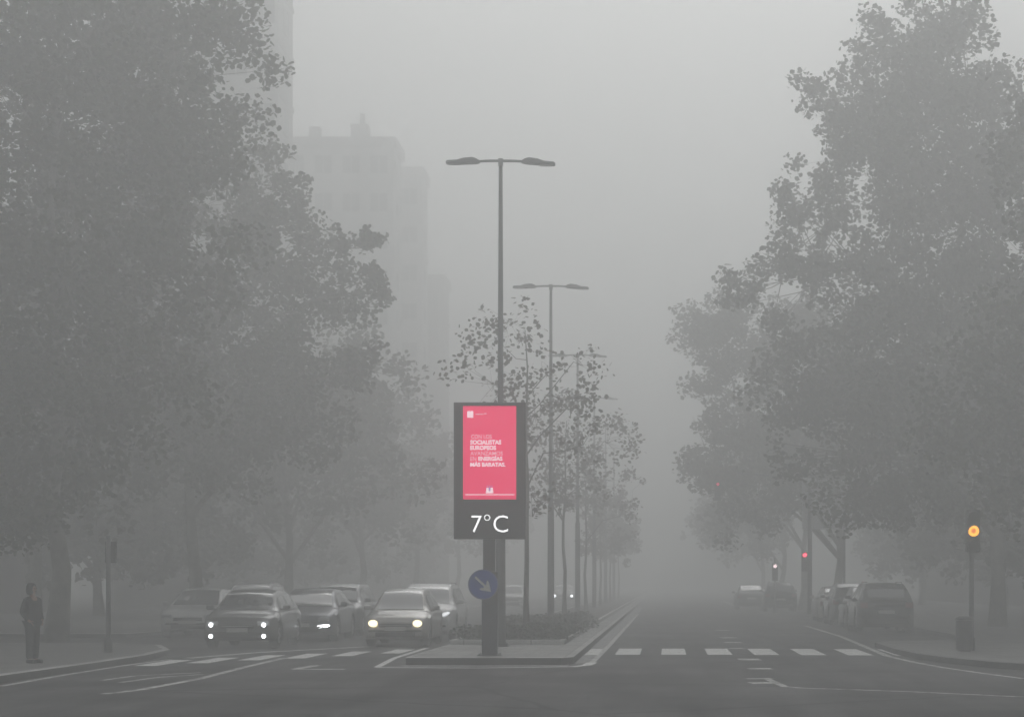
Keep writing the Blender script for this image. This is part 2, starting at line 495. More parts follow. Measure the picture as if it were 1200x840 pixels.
# ------------------------------------------------------------------ haze
# box round camera and scene; sky outside
g = MB(); g.box(-450, 450, -100, 760, -1.2, 66)
haze = g.build('haze', None)
tag(haze, kind='stuff')
hm = bpy.data.materials.new('fog'); hm.use_nodes = True
hn = hm.node_tree; hn.nodes.clear()
pv = hn.nodes.new('ShaderNodeVolumePrincipled')
pv.inputs['Color'].default_value = (0.962, 0.974, 0.974, 1)
pv.inputs['Density'].default_value = 0.0145
pv.inputs['Anisotropy'].default_value = 0.6
ho = hn.nodes.new('ShaderNodeOutputMaterial')
hn.links.new(pv.outputs[0], ho.inputs['Volume'])
haze.data.materials.append(hm)

# ------------------------------------------------------------------ buildings
def building(name, label, x0, x1, y0, y1, h, floors, nf, ns, wall, side=1, roof=()):
    root = empty(name, ((x0 + x1) / 2, y0, 0))
    ox, oy = (x0 + x1) / 2, y0
    hw = (x1 - x0) / 2; L_ = y1 - y0
    b = MB(); b.box(-hw, hw, 0, L_, 0, h)
    fh = h / floors
    for k in range(1, floors):
        b.box(-hw - 0.09, hw + 0.09, -0.09, L_ + 0.09, k * fh - 0.14, k * fh + 0.14)
    b.build('wall', wall, root)
    p = MB()
    for a in ((-hw - 0.25, hw + 0.25, -0.25, 0.15), (-hw - 0.25, hw + 0.25, L_ - 0.15, L_ + 0.25), (-hw - 0.25, -hw + 0.15, 0.151, L_ - 0.151), (hw - 0.15, hw + 0.25, 0.151, L_ - 0.151)):
        p.box(a[0], a[1], a[2], a[3], h + 0.002, h + 0.9)
    p.build('parapet', wall, root)
    for (rx, ry, rw, rh) in roof:
        q = MB(); q.box(rx - rw / 2, rx + rw / 2, ry, ry + rw, h + 0.003, h + rh, 0.05); q.build('roof_room', wall, root)
    ww, wh = 1.5, 1.55
    wm = MB(); wm.box(-ww / 2, ww / 2, -0.06, -0.002, 0, wh, 0); wm.mi = 1
    wm.box(-ww / 2 + 0.08, -0.04, -0.075, -0.061, 0.08, wh - 0.08); wm.box(0.04, ww / 2 - 0.08, -0.075, -0.061, 0.08, wh - 0.08)
    first = wm.build('window', [M['win_frame'], M['win']], root)
    used = False
    spots = []
    for f in range(1, floors):
        z = f * fh + 0.95
        for k in range(nf): spots.append((-hw + (k + 0.5) * 2 * hw / nf, 0, z, 0))
        for k in range(ns): spots.append((side * hw, (k + 0.5) * L_ / ns, z, R(90) * side))
    for (x, y, z, rz) in spots:
        o = first if not used else first.copy()
        if used: COL.objects.link(o); o.parent = root
        used = True
        o.location = (x, y, z); o.rotation_euler = (0, 0, rz)
    tag(root, label, 'building')
    return root
def bx_px(xa, xb, d): return ((xa - VX) * d / F, (xb - VX) * d / F)
def far_block(name, label, xa, xb, ytop, d, depth, floors, nf, ns, wall, roof=(), h=None):
    """right rear corner of the block at photo x = xb, left front corner at xa"""
    x1 = (xb - VX) * (d + depth) / F; x0 = (xa - VX) * d / F
    if h is None: h = meas(0, ytop, d)[1] - 0.9
    return building(name, label, x0, x1, d, d + depth, h, floors, nf, ns, wall, roof=roof)
far_block('tower_block', 'tall apartment tower rising out of frame behind the left trees, nearest of the fogged buildings', 130, 343, 0, 124, 5, 16, 6, 1, M['wall_a'], h=50)
far_block('apartment_block', 'faint flat roofed block with rooftop stubs to the right of the tall tower', 330, 470, 161, 163, 5, 12, 4, 1, M['wall_a'], roof=((-2.0, 1, 0.9, 2.0), (1.6, 1, 1.4, 2.2), (1.6, 2.6, 0.4, 3.4)))
far_block('narrow_block', 'very faint narrow block stepping down right of the rooftop stubs', 440, 501, 196, 186, 5, 11, 2, 1, M['wall_a'])
far_block('low_block', 'barely visible lowest block nearest the lamp posts', 470, 526, 322, 205, 6, 9, 2, 1, M['wall_b'])
building('street_block', 'long dark apartment block hidden in fog behind the left tree row', -46, -34, 75, 115, 20, 6, 4, 9, M['wall_b'])
building('bluish_block', 'bluish building showing faintly through the leaves at top right corner', 22, 36, 84, 114, 40, 12, 4, 6, M['wall_c'], side=-1)
building('far_right_block', 'dim brick block in fog behind the right tree row', 21, 34, 128, 170, 16, 5, 3, 8, M['wall_b'], side=-1)

# ------------------------------------------------------------------ foliage
def leaf_cloud(rng, centers, radii, counts, size, flat=0.9):
    """numpy: many folded leaves round the clump centres; returns verts, faces"""
    shape = np.array([(0, 0, 0), (0.42, 0.25, 0.06), (0.5, 0.62, 0.0), (0.0, 1.0, -0.08), (-0.5, 0.62, 0.0), (-0.42, 0.25, 0.06)])
    shape[:, 1] -= 0.5
    allv = []
    for c, r, n in zip(centers, radii, counts):
        d = rng.normal(size=(n, 3)); d /= np.linalg.norm(d, axis=1)[:, None]
        rad = rng.random(n) ** 0.55
        p = c + d * rad[:, None] * np.array([r, r, r * flat])
        a = rng.random(n) * 2 * np.pi
        t = rng.normal(0, 0.75, n); s = rng.normal(0, 0.6, n)
        ca, sa, ct, st, cs, ss = np.cos(a), np.sin(a), np.cos(t), np.sin(t), np.cos(s), np.sin(s)
        sz = size * (0.65 + 0.7 * rng.random(n))
        V = shape[None, :, :] * sz[:, None, None]
        x, y, z = V[:, :, 0], V[:, :, 1], V[:, :, 2]
        y, z = y * ct[:, None] - z * st[:, None], y * st[:, None] + z * ct[:, None]
        x, z = x * cs[:, None] - z * ss[:, None], x * ss[:, None] + z * cs[:, None]
        x, y = x * ca[:, None] - y * sa[:, None], x * sa[:, None] + y * ca[:, None]
        V = np.stack([x, y, z], -1) + p[:, None, :]
        allv.append(V.reshape(-1, 3))
    return np.concatenate(allv)
def mesh_from_leaves(name, v):
    n = len(v) // 6
    me = bpy.data.meshes.new(name)
    me.vertices.add(n * 6); me.loops.add(n * 6); me.polygons.add(n)
    me.vertices.foreach_set('co', v.astype(np.float32).ravel())
    me.loops.foreach_set('vertex_index', np.arange(n * 6, dtype=np.int32))
    me.polygons.foreach_set('loop_start', np.arange(n, dtype=np.int32) * 6)
    me.update(); me.validate()
    return me

def tree(name, label, x, y, height, trunk_h, tr, lobes, seed, leaf=0.2, per=150, density=1.0, clump=1.0, group=None, mleaf='leaf', mbark='bark_pale', z0=0.0, lean=0.0):
    """lobes: (dx, dy, z, rx, ry, rz) ellipsoids relative to the foot of the trunk"""
    rng = np.random.default_rng(seed)
    root = empty(name, (x, y, z0))
    tag(root, label, 'tree', group)
    cs = []
    for (dx, dy, z, rx, ry, rz) in lobes:
        vol = rx * ry * rz
        n = max(10 if tr > 0.15 else 4, int(density * 3.4 * vol ** 0.72))
        d = rng.normal(size=(n, 3)); d /= np.linalg.norm(d, axis=1)[:, None]
        rad = rng.random(n) ** 0.42
        if tr > 0.15:
            far = rng.random(n) < 0.2
            rad = np.where(far, rng.uniform(0.95, 1.25, n), rad)
        p = np.array([dx, dy, z]) + d * rad[:, None] * np.array([rx, ry, rz])
        cs.append(np.c_[p, np.full(n, (np.clip(min(rx, rz) / 1.3, 0.45, 1.0) if tr > 0.15 else 1.0))])
    cs = np.concatenate(cs)
    cs = cs[cs[:, 2] > (1.3 if name == 'broad_tree' else 2.3)]
    small = cs[:, 3]; cs = cs[:, :3]
    radii = clump * small * (0.45 + 0.75 * rng.random(len(cs)))
    counts = (per * (radii / clump / small) ** 2 * small ** 1.6 * rng.uniform(0.6, 1.15, len(cs))).astype(int)
    me = mesh_from_leaves(name + '_crown', leaf_cloud(rng, cs, radii, counts, leaf))
    link_mesh('crown', me, M[mleaf], root)
    t = MB()
    top = Vector((lean, 0, height * 0.82))
    k = 9
    wob = rng.normal(0, 0.10 if tr > 0.15 else 0.035, (k, 2))
    pts = [Vector((lean * (i / (k - 1)) ** 2 + (wob[i][0] if i else 0), (wob[i][1] if i else 0), -0.05 + (height * 0.82) * i / (k - 1))) for i in range(k)]
    rads = [tr * (1.35 if i == 0 else 1.0 - 0.86 * i / (k - 1)) for i in range(k)]
    t.tube(pts, rads, 10)
    def at(h):
        f = min(0.999, max(0, h / (height * 0.82))) * (k - 1); i = int(f); return pts[i].lerp(pts[i + 1], f - i), rads[i] * (1 - (f - i)) + rads[i + 1] * (f - i)
    hubs = []
    nh = max(5, min(16, len(cs) // 9))
    idx = rng.choice(len(cs), nh, replace=False)
    hub = cs[idx].copy()
    for _ in range(4):
        asg = np.argmin(((cs[:, None, :] - hub[None]) ** 2).sum(-1), 1)
        for q in range(nh):
            if (asg == q).any(): hub[q] = cs[asg == q].mean(0)
    for q in range(nh):
        c = Vector(hub[q]); hd = Vector((c.x - lean, c.y)).length
        h0 = max(trunk_h * 0.8, min(height * 0.74, c.z - hd * 0.7 - 0.4))
        p0, r0 = at(h0)
        rb = r0 * 0.62
        up = Vector((0, 0, 0.18 * hd))
        m1 = p0.lerp(c, 0.3) + up + Vector(rng.normal(0, 0.18, 3)); m2 = p0.lerp(c, 0.62) + up * 1.1 + Vector(rng.normal(0, 0.25, 3))
        m3 = p0.lerp(c, 0.85) + up * 0.5 + Vector(rng.normal(0, 0.2, 3))
        t.tube([p0, m1, m2, m3, c], [rb, rb * 0.8, rb * 0.6, rb * 0.42, rb * 0.25], 6, cap=False)
        line = [m1, m2, m3, c]
        for w in cs[asg == q]:
            w = Vector(w)
            s0 = line[int(rng.integers(1, 4))]
            mm = s0.lerp(w, 0.5) + Vector(rng.normal(0, 0.15, 3))
            t.tube([s0, mm, w], [rb * 0.28, rb * 0.18, rb * 0.07], 4, cap=False)
    t.build('trunk', M[mbark], root)
    return root

def lobes_px(tx, d, ls, depth=1.0):
    """lobes measured in the photograph (centre x, y, radius px, vertical radius px) turned into metres at distance d"""
    s = F / d
    out = []
    for l in ls:
        X, Z = meas(l[0], l[1], d)
        r = l[2] / s; rv = (l[3] if len(l) > 3 else l[2]) / s
        off = l[4] if len(l) > 4 else 0
        out.append((X - tx, off, Z, r, max(r, 1.2) * depth, rv))
    return out

GL = 'plane trees along the left pavement'
GR = 'plane trees along the right pavement'
tree('plane_tree', 'big dark tree filling the upper left corner above the standing person', -16.08, 54.0, 19, 4.2, 0.26,
     lobes_px(-16.08, 54.0, [(60, 60, 230, 200), (20, 110, 100, 90), (110, 50, 90, 70), (218, 40, 68, 95), (220, 180, 80, 60), (120, 280, 170, 140), (-20, 420, 170, 150), (130, 440, 120, 90), (10, 560, 120, 60)]), 11, leaf=0.155, per=170, group=GL, density=1.9, clump=0.8)
tree('plane_tree', 'left tree whose leafy spray reaches furthest right toward the lamp posts', -15.84, 68.4, 15.5, 3.6, 0.24,
     lobes_px(-15.84, 68.4, [(200, 290, 130, 130), (300, 260, 65, 60), (345, 225, 22, 35), (325, 185, 18, 22), (365, 310, 50, 45), (405, 285, 30, 13), (435, 278, 16, 9), (415, 345, 38, 20), (447, 345, 14, 14), (440, 325, 12, 8), (330, 400, 100, 80), (400, 430, 35, 28), (220, 480, 130, 90), (350, 500, 60, 50)]), 12, leaf=0.155, per=160, group=GL, density=2.0, clump=0.75)
tree('plane_tree', 'left tree behind the dark sedan, paler with fog and lower than the spray tree', -16.32, 88.8, 11.5, 3.0, 0.22,
     lobes_px(-16.32, 88.8, [(340, 480, 120, 80), (430, 440, 45, 40), (400, 540, 95, 60), (250, 540, 100, 80)]), 13, leaf=0.22, per=120, group=GL)
tree('plane_tree', 'left tree in fog behind the two light coloured cars', -16.32, 110.4, 11, 3.0, 0.22,
     lobes_px(-16.32, 110.4, [(430, 530, 75, 70), (390, 590, 80, 45), (480, 480, 28, 30), (470, 580, 50, 45)]), 14, leaf=0.24, per=110, group=GL)
tree('plane_tree', 'faint left tree just left of the digital billboard', -16.32, 134.4, 11, 3.0, 0.22,
     lobes_px(-16.32, 134.4, [(490, 560, 55, 65), (450, 600, 60, 40)]), 15, leaf=0.26, per=100, group=GL)
tree('plane_tree', 'very faint left tree directly behind the billboard post', -16.32, 160.8, 11, 3.0, 0.22,
     lobes_px(-16.32, 160.8, [(535, 590, 50, 55)]), 16, leaf=0.3, per=90, group=GL)
tree('plane_tree', 'left tree deepest in the fog, seen between the median trunks', -16.32, 192.0, 12, 3.0, 0.22,
     lobes_px(-16.32, 192.0, [(576, 600, 45, 50), (600, 620, 40, 30)]), 17, leaf=0.34, per=90, group=GL)
tree('plane_tree', 'leftmost tree standing behind the person at the photo edge', -22.20, 72.0, 16, 3.5, 0.25,
     lobes_px(-22.20, 72.0, [(40, 330, 170, 170), (100, 520, 140, 100)]), 18, leaf=0.24, per=110, group=GL)

tree('plane_tree', 'big dark tree reaching the top of the frame above the parked cars on the right', 11.28, 69.6, 18, 4.0, 0.26,
     lobes_px(11.28, 69.6, [(1075, 70, 85, 90), (1005, 60, 35, 50), (975, 130, 32, 45), (1070, 220, 125, 110), (965, 235, 48, 50), (930, 300, 50, 42), (875, 335, 28, 30), (1000, 370, 105, 80), (1120, 420, 140, 130), (1020, 470, 90, 70), (935, 470, 48, 60), (1190, 260, 110, 110), (925, 540, 25, 22), (1150, 120, 60, 60), (1130, 540, 120, 70), (1010, 580, 60, 45), (1070, 150, 70, 60), (955, 105, 26, 40), (1120, 30, 50, 40)]), 21, leaf=0.155, per=160, group=GR, density=2.1, clump=0.78)
tree('plane_tree', 'rightmost near tree above the amber traffic light', 12.36, 56.4, 15, 3.8, 0.24,
     lobes_px(12.36, 56.4, [(1250, 210, 90, 110), (1210, 400, 110, 110), (1290, 420, 120, 130), (1120, 500, 70, 60), (1240, 540, 100, 60), (1180, 590, 60, 35)]), 22, leaf=0.16, per=170, group=GR, density=1.7, clump=0.85)
tree('plane_tree', 'paler tree hanging over the carriageway left of the big right tree', 8.28, 98.4, 13.5, 3.4, 0.24,
     lobes_px(8.28, 98.4, [(900, 400, 85, 70), (840, 385, 38, 40), (835, 465, 32, 45), (880, 520, 70, 70), (830, 550, 24, 30), (960, 480, 90, 100), (880, 590, 50, 40), (1020, 540, 60, 70)]), 23, leaf=0.18, per=150, group=GR, density=1.8, clump=0.85)
tree('plane_tree', 'fogged right tree whose trunk stands beside the red signal', 8.04, 120.0, 12, 4.4, 0.24,
     lobes_px(8.04, 120.0, [(900, 540, 60, 60), (860, 590, 35, 40)]), 24, leaf=0.26, per=110, group=GR)
tree('plane_tree', 'faint right tree beyond the dark waiting cars', 8.28, 146.4, 12, 3.0, 0.22,
     lobes_px(8.28, 146.4, [(880, 570, 60, 65), (840, 620, 25, 25)]), 25, leaf=0.3, per=100, group=GR)
tree('plane_tree', 'farthest right tree closing the street in the fog', 8.64, 180.0, 12, 3.0, 0.22,
     lobes_px(8.64, 180.0, [(870, 590, 55, 60), (830, 625, 30, 25)]), 26, leaf=0.34, per=90, group=GR)
tree('plane_tree', 'right tree standing behind the amber light deep in the shade', 16.20, 86.4, 14, 3.5, 0.24,
     lobes_px(16.20, 86.4, [(1150, 430, 120, 130), (1230, 540, 100, 90), (1080, 560, 60, 60)]), 27, leaf=0.25, per=110, group=GR)

# second rows, further from the kerb
GL2, GR2 = 'second row of trees behind the left pavement', 'second row of trees behind the right pavement'
for i, (x, y, ls, lab) in enumerate([(-21, 76, [(120, 520, 130, 110), (200, 610, 120, 45), (60, 600, 110, 60), (120, 645, 150, 30)], 'round dark tree low behind the pale parked car'),
                                     (-22, 98, [(240, 500, 110, 110), (280, 600, 100, 50), (270, 650, 110, 25)], 'round tree low in the fog behind the four light car'),
                                     (-22, 120, [(350, 520, 90, 100), (370, 600, 80, 50), (370, 655, 80, 20)], 'round faint tree low behind the dark blue sedan'),
                                     (-22, 146, [(430, 560, 80, 90), (450, 625, 60, 35), (450, 655, 60, 18)], 'round very faint tree low above the silver hatchback')]):
    x, y = x * 1.2, y * 1.2
    tree('broad_tree', lab, x, y, 12, 2.6, 0.22, lobes_px(x, y, ls), 50 + i, leaf=0.28, per=120, group=GL2, density=1.0)
for i, (x, y, ls, lab) in enumerate([(17.5, 64, [(1330, 480, 120, 160), (1250, 600, 110, 60), (1400, 600, 100, 60), (1280, 650, 130, 35)], 'broad tree at the right edge behind the amber light'),
                                     (14.5, 88, [(1170, 520, 90, 100), (1120, 610, 70, 45), (1220, 610, 70, 45), (1160, 650, 90, 25)], 'broad low tree in shade between the parked cars and the amber light'),
                                     (14, 112, [(1060, 520, 80, 100), (1070, 610, 70, 45), (1070, 655, 60, 20)], 'broad faint tree above the nearest parked car'),
                                     (15, 140, [(1010, 560, 70, 80), (1030, 625, 50, 35)], 'broad very faint tree above the farthest parked cars')]):
    x, y = x * 1.2, y * 1.2
    tree('broad_tree', lab, x, y, 12, 2.6, 0.22, lobes_px(x, y, ls), 60 + i, leaf=0.28, per=120, group=GR2, density=1.0)

# slender trees of the median
GM = 'slender young trees planted along the median'
def thin_tree(label, y, h, seed, lobes, per=30, leaf=0.115, lean=0.0, density=3.4):
    return tree('young_tree', label, -3.8, y, h, 2.9, 0.085, lobes, seed, leaf=leaf, per=per, clump=0.5, group=GM, mleaf='leaf_thin', mbark='bark', z0=0.2, density=density, lean=lean)
thin_tree('nearest slender tree, directly right of the billboard', 56, 10.2, 31,
          [(-0.2, 0, 6.7, 1.5, 1.4, 1.9), (0.1, 0, 8.5, 0.9, 0.8, 0.8), (-1.3, 0, 8.3, 0.9, 0.9, 0.6), (-1.6, 0, 7.2, 0.7, 0.7, 0.5), (0.9, 0, 5.6, 1.2, 1.2, 1.2), (0.5, 0.1, 3.4, 0.45, 0.4, 0.7), (1.3, 0, 7.4, 0.9, 0.8, 0.6), (1.7, 0, 6.4, 0.7, 0.7, 0.4)])
thin_tree('second slender tree of the median, its crown reaching right past the lamp posts', 77, 9.2, 32,
          [(0, 0, 6.4, 1.9, 1.6, 1.6), (1.7, 0, 7.2, 1.0, 0.9, 0.5), (2.5, 0, 6.3, 0.8, 0.7, 0.35), (0, 0, 8.0, 1.0, 0.9, 0.7), (0.3, 0, 4.8, 1.6, 1.4, 1.0)], per=32, leaf=0.13)
thin_tree('third slender tree of the median, half lost in fog', 98, 8.8, 33,
          [(0, 0, 6.0, 2.0, 1.7, 1.6), (2.1, 0, 6.4, 1.0, 0.8, 0.4), (1.9, 0, 5.0, 1.0, 0.8, 0.5), (0, 0, 7.6, 1.1, 0.9, 0.7)], per=34, leaf=0.15)
thin_tree('fourth slender tree of the median, a faint crown right of the lamp posts', 119, 8.6, 34,
          [(0, 0, 5.6, 2.1, 1.8, 1.7), (0.4, 0, 3.8, 1.7, 1.4, 0.9)], per=40, leaf=0.19)
thin_tree('fifth slender tree of the median, nearly dissolved in fog', 141, 8.6, 35,
          [(0, 0, 5.6, 2.1, 1.8, 1.8), (0.4, 0, 3.6, 1.8, 1.4, 1.0)], per=45, leaf=0.22)
thin_tree('last slender tree of the median, dissolved in fog by the vanishing point', 165, 8.6, 36,
          [(0, 0, 5.4, 2.2, 1.8, 1.9)], per=50, leaf=0.24)

# low shrubs in the bed
rs = np.random.default_rng(77)
shrub_meshes = []
for k in range(3):
    nC = 14
    cs = np.stack([rs.uniform(-0.42, 0.42, nC), rs.uniform(-0.5, 0.5, nC), rs.uniform(0.08, 0.34, nC)], -1)
    me = mesh_from_leaves('shrub_leaves', leaf_cloud(rs, cs, np.full(nC, 0.2), [70] * nC, 0.06, 0.8))
    me.materials.append(M['leaf_shrub'])
    st = MB()
    for c in cs[:9]:
        st.tube([(0, 0, 0), (c[0] * 0.6, c[1] * 0.6, c[2] * 0.5), tuple(c)], [0.012, 0.008, 0.004], 4, cap=False)
    so = st.build('stem', M['bark'])
    sm = so.data; bpy.data.objects.remove(so)
    shrub_meshes.append((me, sm))
shrub_spots = []
row_names = ['front row of the median bed', 'second row of the median bed', 'third row of the median bed', 'fourth row of the median bed', 'fifth row of the median bed', 'sixth row of the median bed', 'seventh row of the median bed']
col_names = ['left end', 'left of centre', 'right of centre', 'right end']
for ri, y in enumerate((49.7, 51.1, 52.7, 54.6, 57.5, 62, 68)):
    for ci, xx in enumerate((-4.55, -3.95, -3.4, -2.95)):
        shrub_spots.append((xx + rs.uniform(-0.08, 0.08), y + rs.uniform(-0.2, 0.2), ri, ci))
for (x, y, ri, ci) in shrub_spots:
    r = empty('low_shrub', (x, y, 0.24), rs.uniform(0, 6.28))
    s = rs.uniform(0.85, 1.2) * (1.0 if ri < 4 else 1.15)
    r.scale = (s, s, s * 0.72)
    tag(r, 'low dark shrub at the %s of the %s' % (col_names[ci], row_names[ri]), 'shrub', 'low shrubs planted in the median bed')
    me, sm = shrub_meshes[(ri * 3 + ci) % 3]
    o = bpy.data.objects.new('foliage', me); COL.objects.link(o); o.parent = r
    o = bpy.data.objects.new('stem', sm); COL.objects.link(o); o.parent = r

# ------------------------------------------------------------------ street lamps
def street_lamp():
    root = empty('street_lamp')
    H = 11.35 - 0.15
    p = MB(); p.tube([(0, 0, 0), (0, 0, 0.9), (0, 0, 3.9), (0, 0, 4.0), (0, 0, H)], [0.12, 0.115, 0.105, 0.075, 0.045], 14)
    p.build('pole', M['steel'], root)
    b = MB(); b.box(-0.19, 0.19, -0.19, 0.19, -0.01, 0.03, 0.006)
    for sx in (-1, 1):
        for sy in (-1, 1): b.tube([(sx * 0.14, sy * 0.14, 0.03), (sx * 0.14, sy * 0.14, 0.07)], [0.016, 0.016], 6)
    b.build('base_plate', M['steel_dark'], root)
    a = MB(); a.tube([(-0.62, 0, H - 0.015), (-0.25, 0, H + 0.0), (0.25, 0, H + 0.0), (0.62, 0, H - 0.015)], [0.028, 0.032, 0.032, 0.028], 8)
    a.tube([(0, 0, H - 0.12), (0, 0, H + 0.05)], [0.06, 0.06], 10)
    a.build('cross_arm', M['steel'], root)
    for s in (-1, 1):
        h = MB()
        # tapered flat head: side outline lofted over its width
        prof = [(0.48, -0.05, 0.0), (0.56, -0.062, 0.045), (0.66, -0.065, 0.072), (0.86, -0.066, 0.05), (1.0, -0.066, 0.008), (1.22, -0.068, 0.0), (1.26, -0.06, -0.02)]
        wd = [0.05, 0.10, 0.13, 0.14, 0.14, 0.13, 0.09]
        rings = []
        for (x, zb, zt), w in zip(prof, wd):
            dz = -0.05 * (x - 0.5) if s > 0 else 0.0
            rings.append([h.bm.verts.new((s * x, yy, H + zz + dz)) for (yy, zz) in ((-w, zb + 0.02), (-w * 0.85, zb), (w * 0.85, zb), (w, zb + 0.02), (w * 0.8, zt), (-w * 0.8, zt))])
        for i in range(len(rings) - 1):
            for k in range(6): h.face([rings[i][k], rings[i][(k + 1) % 6], rings[i + 1][(k + 1) % 6], rings[i + 1][k]])
        h.face(rings[0]); h.face(rings[-1])
        ho_ = h.build('lamp_head', M['steel'], root)
        l = MB(); l.box(min(s * 0.9, s * 1.2), max(s * 0.9, s * 1.2), -0.09, 0.09, H - 0.085 - (0.03 if s > 0 else 0), H - 0.0675 - (0.03 if s > 0 else 0)); l.build('lens', M['lamp_lens'], ho_)
    return root
lamp0 = street_lamp()
lamp_lab = ['nearest and tallest looking double armed street lamp behind the billboard', 'second double armed street lamp, rising above the slender trees',
            'third street lamp, paler, its arms just above the leaves right of the second', 'fourth street lamp, faint behind the leaves',
            'fifth street lamp, very faint in the fog', 'farthest street lamp lost in the fog']
for i, lab in enumerate(lamp_lab):
    o = lamp0 if i == 0 else copy_tree(lamp0)
    o.location = (-3.81, 47.3 + i * 20.7, 0.152 if i == 0 else 0.247)
    tag(o, lab, 'street lamp', 'double armed street lamps along the median')

# ------------------------------------------------------------------ digital billboard
def text_mesh(body, size, font_off=0.0, extrude=0.004, align='LEFT', space=1.0):
    cu = bpy.data.curves.new('t', 'FONT')
    cu.body = body; cu.size = size; cu.extrude = extrude; cu.offset = font_off
    cu.align_x = align; cu.space_character = space
    cu.resolution_u = 4
    to = bpy.data.objects.new('t', cu); COL.objects.link(to)
    bpy.context.view_layer.update()
    me = bpy.data.meshes.new_from_object(to.evaluated_get(bpy.context.evaluated_depsgraph_get()))
    bpy.data.objects.remove(to); bpy.data.curves.remove(cu)
    return me
def put_text(name, body, x, y, z, width, height, m, parent, off=0.0, align='LEFT', extrude=0.004):
    """lettering standing in the XZ plane facing -Y, fitted to width and cap height"""
    me = text_mesh(body, 1.0, off, extrude, align)
    co = np.array([v.co[:] for v in me.vertices])
    mn, mx = co.min(0), co.max(0)
    sx = width / (mx[0] - mn[0]); sz = height / (mx[1] - mn[1]) if height else sx
    for v in me.vertices:
        a, b_, c = v.co
        v.co = ((a - mn[0]) * sx, -c, (b_ - mn[1]) * sz)
    me.update()
    o = link_mesh(name, me, m, parent, (x, y, z))
    return o
BD = 41.4
BX = (574 - VX) * BD / F
s_ = F / BD
bb = empty('digital_billboard', (BX, BD, 0.152))
tag(bb, 'tall digital billboard with pink screen and 7°C readout on a steel post', 'billboard')
def bp_(px, py):
    X, Z = meas(px, py, BD); return X - BX, Z - 0.152
x0, zb = bp_(532.5, 631.5); x1, zt = bp_(616.5, 472)
h = MB(); h.box(x0, x1, -0.14, 0.14, zb, zt, 0.012)
hous = h.build('housing', M['housing'], bb)
fr = MB()
for a in ((x0 + 0.02, x0 + 0.05), (x1 - 0.05, x1 - 0.02)): fr.box(a[0], a[1], -0.150, -0.142, zb + 0.02, zt - 0.02)
fr.box(x0 + 0.051, x1 - 0.051, -0.150, -0.142, zt - 0.05, zt - 0.02); fr.box(x0 + 0.051, x1 - 0.051, -0.150, -0.142, zb + 0.02, zb + 0.05)
fr.build('bezel', M['steel_dark'], hous)
sx0, sz0 = bp_(543.5, 585); sx1, sz1 = bp_(605.5, 476.5)
sc_ = MB(); sc_.box(sx0, sx1, -0.148, -0.1405, sz0, sz1); scr = sc_.build('screen', M['screen'], bb)
YT = -0.1545
lines = [('CON LOS', 553, 577, 511.5, 4.9, 0.012, 'screen_pale'), ('SOCIALISTAS', 552, 588, 518, 5.0, 0.03, 'screen_white'), ('EUROPEOS', 552, 582, 524.5, 5.0, 0.03, 'screen_white'),
         ('AVANZAMOS', 552, 590, 531, 4.9, 0.012, 'screen_pale'), ('EN', 552, 559, 537.3, 4.9, 0.012, 'screen_pale'), ('ENERGÍAS', 561.5, 589.5, 536.6, 6.0, 0.03, 'screen_white'), ('MÁS BARATAS.', 552, 593, 543.5, 6.0, 0.03, 'screen_white')]
for (t, a, b_, yy, hh, off, mm) in lines:
    X0, Z0 = bp_(a, yy + hh / 2 + 0.6); X1, _ = bp_(b_, 0)
    put_text('lettering', t, X0, YT, Z0, X1 - X0, hh / s_, M[mm], scr, off)
lg = MB()
X0, Z0 = bp_(548.5, 490); X1, Z1 = bp_(555.5, 482.5)
w = (X1 - X0)
for k in range(2):
    lg.box(X0 + k * w * 0.52, X0 + k * w * 0.52 + w * 0.46, YT, YT + 0.005, Z0 + 0.028, Z1)
lg.box(X0, X1, YT, YT + 0.005, Z0, Z0 + 0.02)
lg.build('logo', M['screen_white'], scr)
X0, Z0 = bp_(558, 488); X1, _ = bp_(567, 0)
put_text('lettering', 'grupo', X0, YT, Z0, X1 - X0, 0.05, M['screen_pale'], scr) if False else None
bars = MB()
X1b, Z0b = bp_(571, 487)
bars.box(X0, X0 + 0.16, YT, YT + 0.005, Z0b + 0.01, Z0b + 0.025); bars.box(X0 + 0.17, X1b, YT, YT + 0.005, Z0b + 0.02, Z0b + 0.04)
bars.build('small_print', M['screen_pale'], scr)
em = MB()                        # small emblem at the foot of the screen
Xc, Zc = bp_(574.5, 573)
em.box(Xc - 0.075, Xc + 0.075, YT, YT + 0.005, Zc - 0.085, Zc - 0.045)
em.box(Xc - 0.065, Xc - 0.02, YT, YT + 0.005, Zc - 0.043, Zc + 0.02); em.box(Xc + 0.02, Xc + 0.065, YT, YT + 0.005, Zc - 0.043, Zc + 0.02)
em.build('emblem', M['screen_white'], scr)
em = MB(); em.box(Xc - 0.018, Xc + 0.018, YT, YT + 0.005, Zc - 0.043, Zc + 0.035)
for k in (-1, 0, 1): em.box(Xc + k * 0.045 - 0.012, Xc + k * 0.045 + 0.012, YT, YT + 0.005, Zc + 0.04, Zc + 0.065)
em.build('emblem', M['screen_purple'], scr)
em = MB(); X0, Z0 = bp_(546, 580.5); X1, _ = bp_(603.5, 0); em.box(X0, X1, YT, YT + 0.005, Z0, Z0 + 0.028); em.build('rule_line', M['screen_pale'], scr)
tp = MB(); X0, Z0 = bp_(545, 630); X1, Z1 = bp_(604, 592)
tp.box(X0, X1, -0.147, -0.1405, Z0 + 0.03, Z1); tdisp = tp.build('temperature_display', M['housing'], bb)
X0, Z0 = bp_(553.5, 623.5); X1, _ = bp_(596, 0)
put_text('digits', '7°C', X0, -0.1535, Z0, X1 - X0, 20.5 / s_, M['digits'], tdisp, -0.012)
ps = MB()
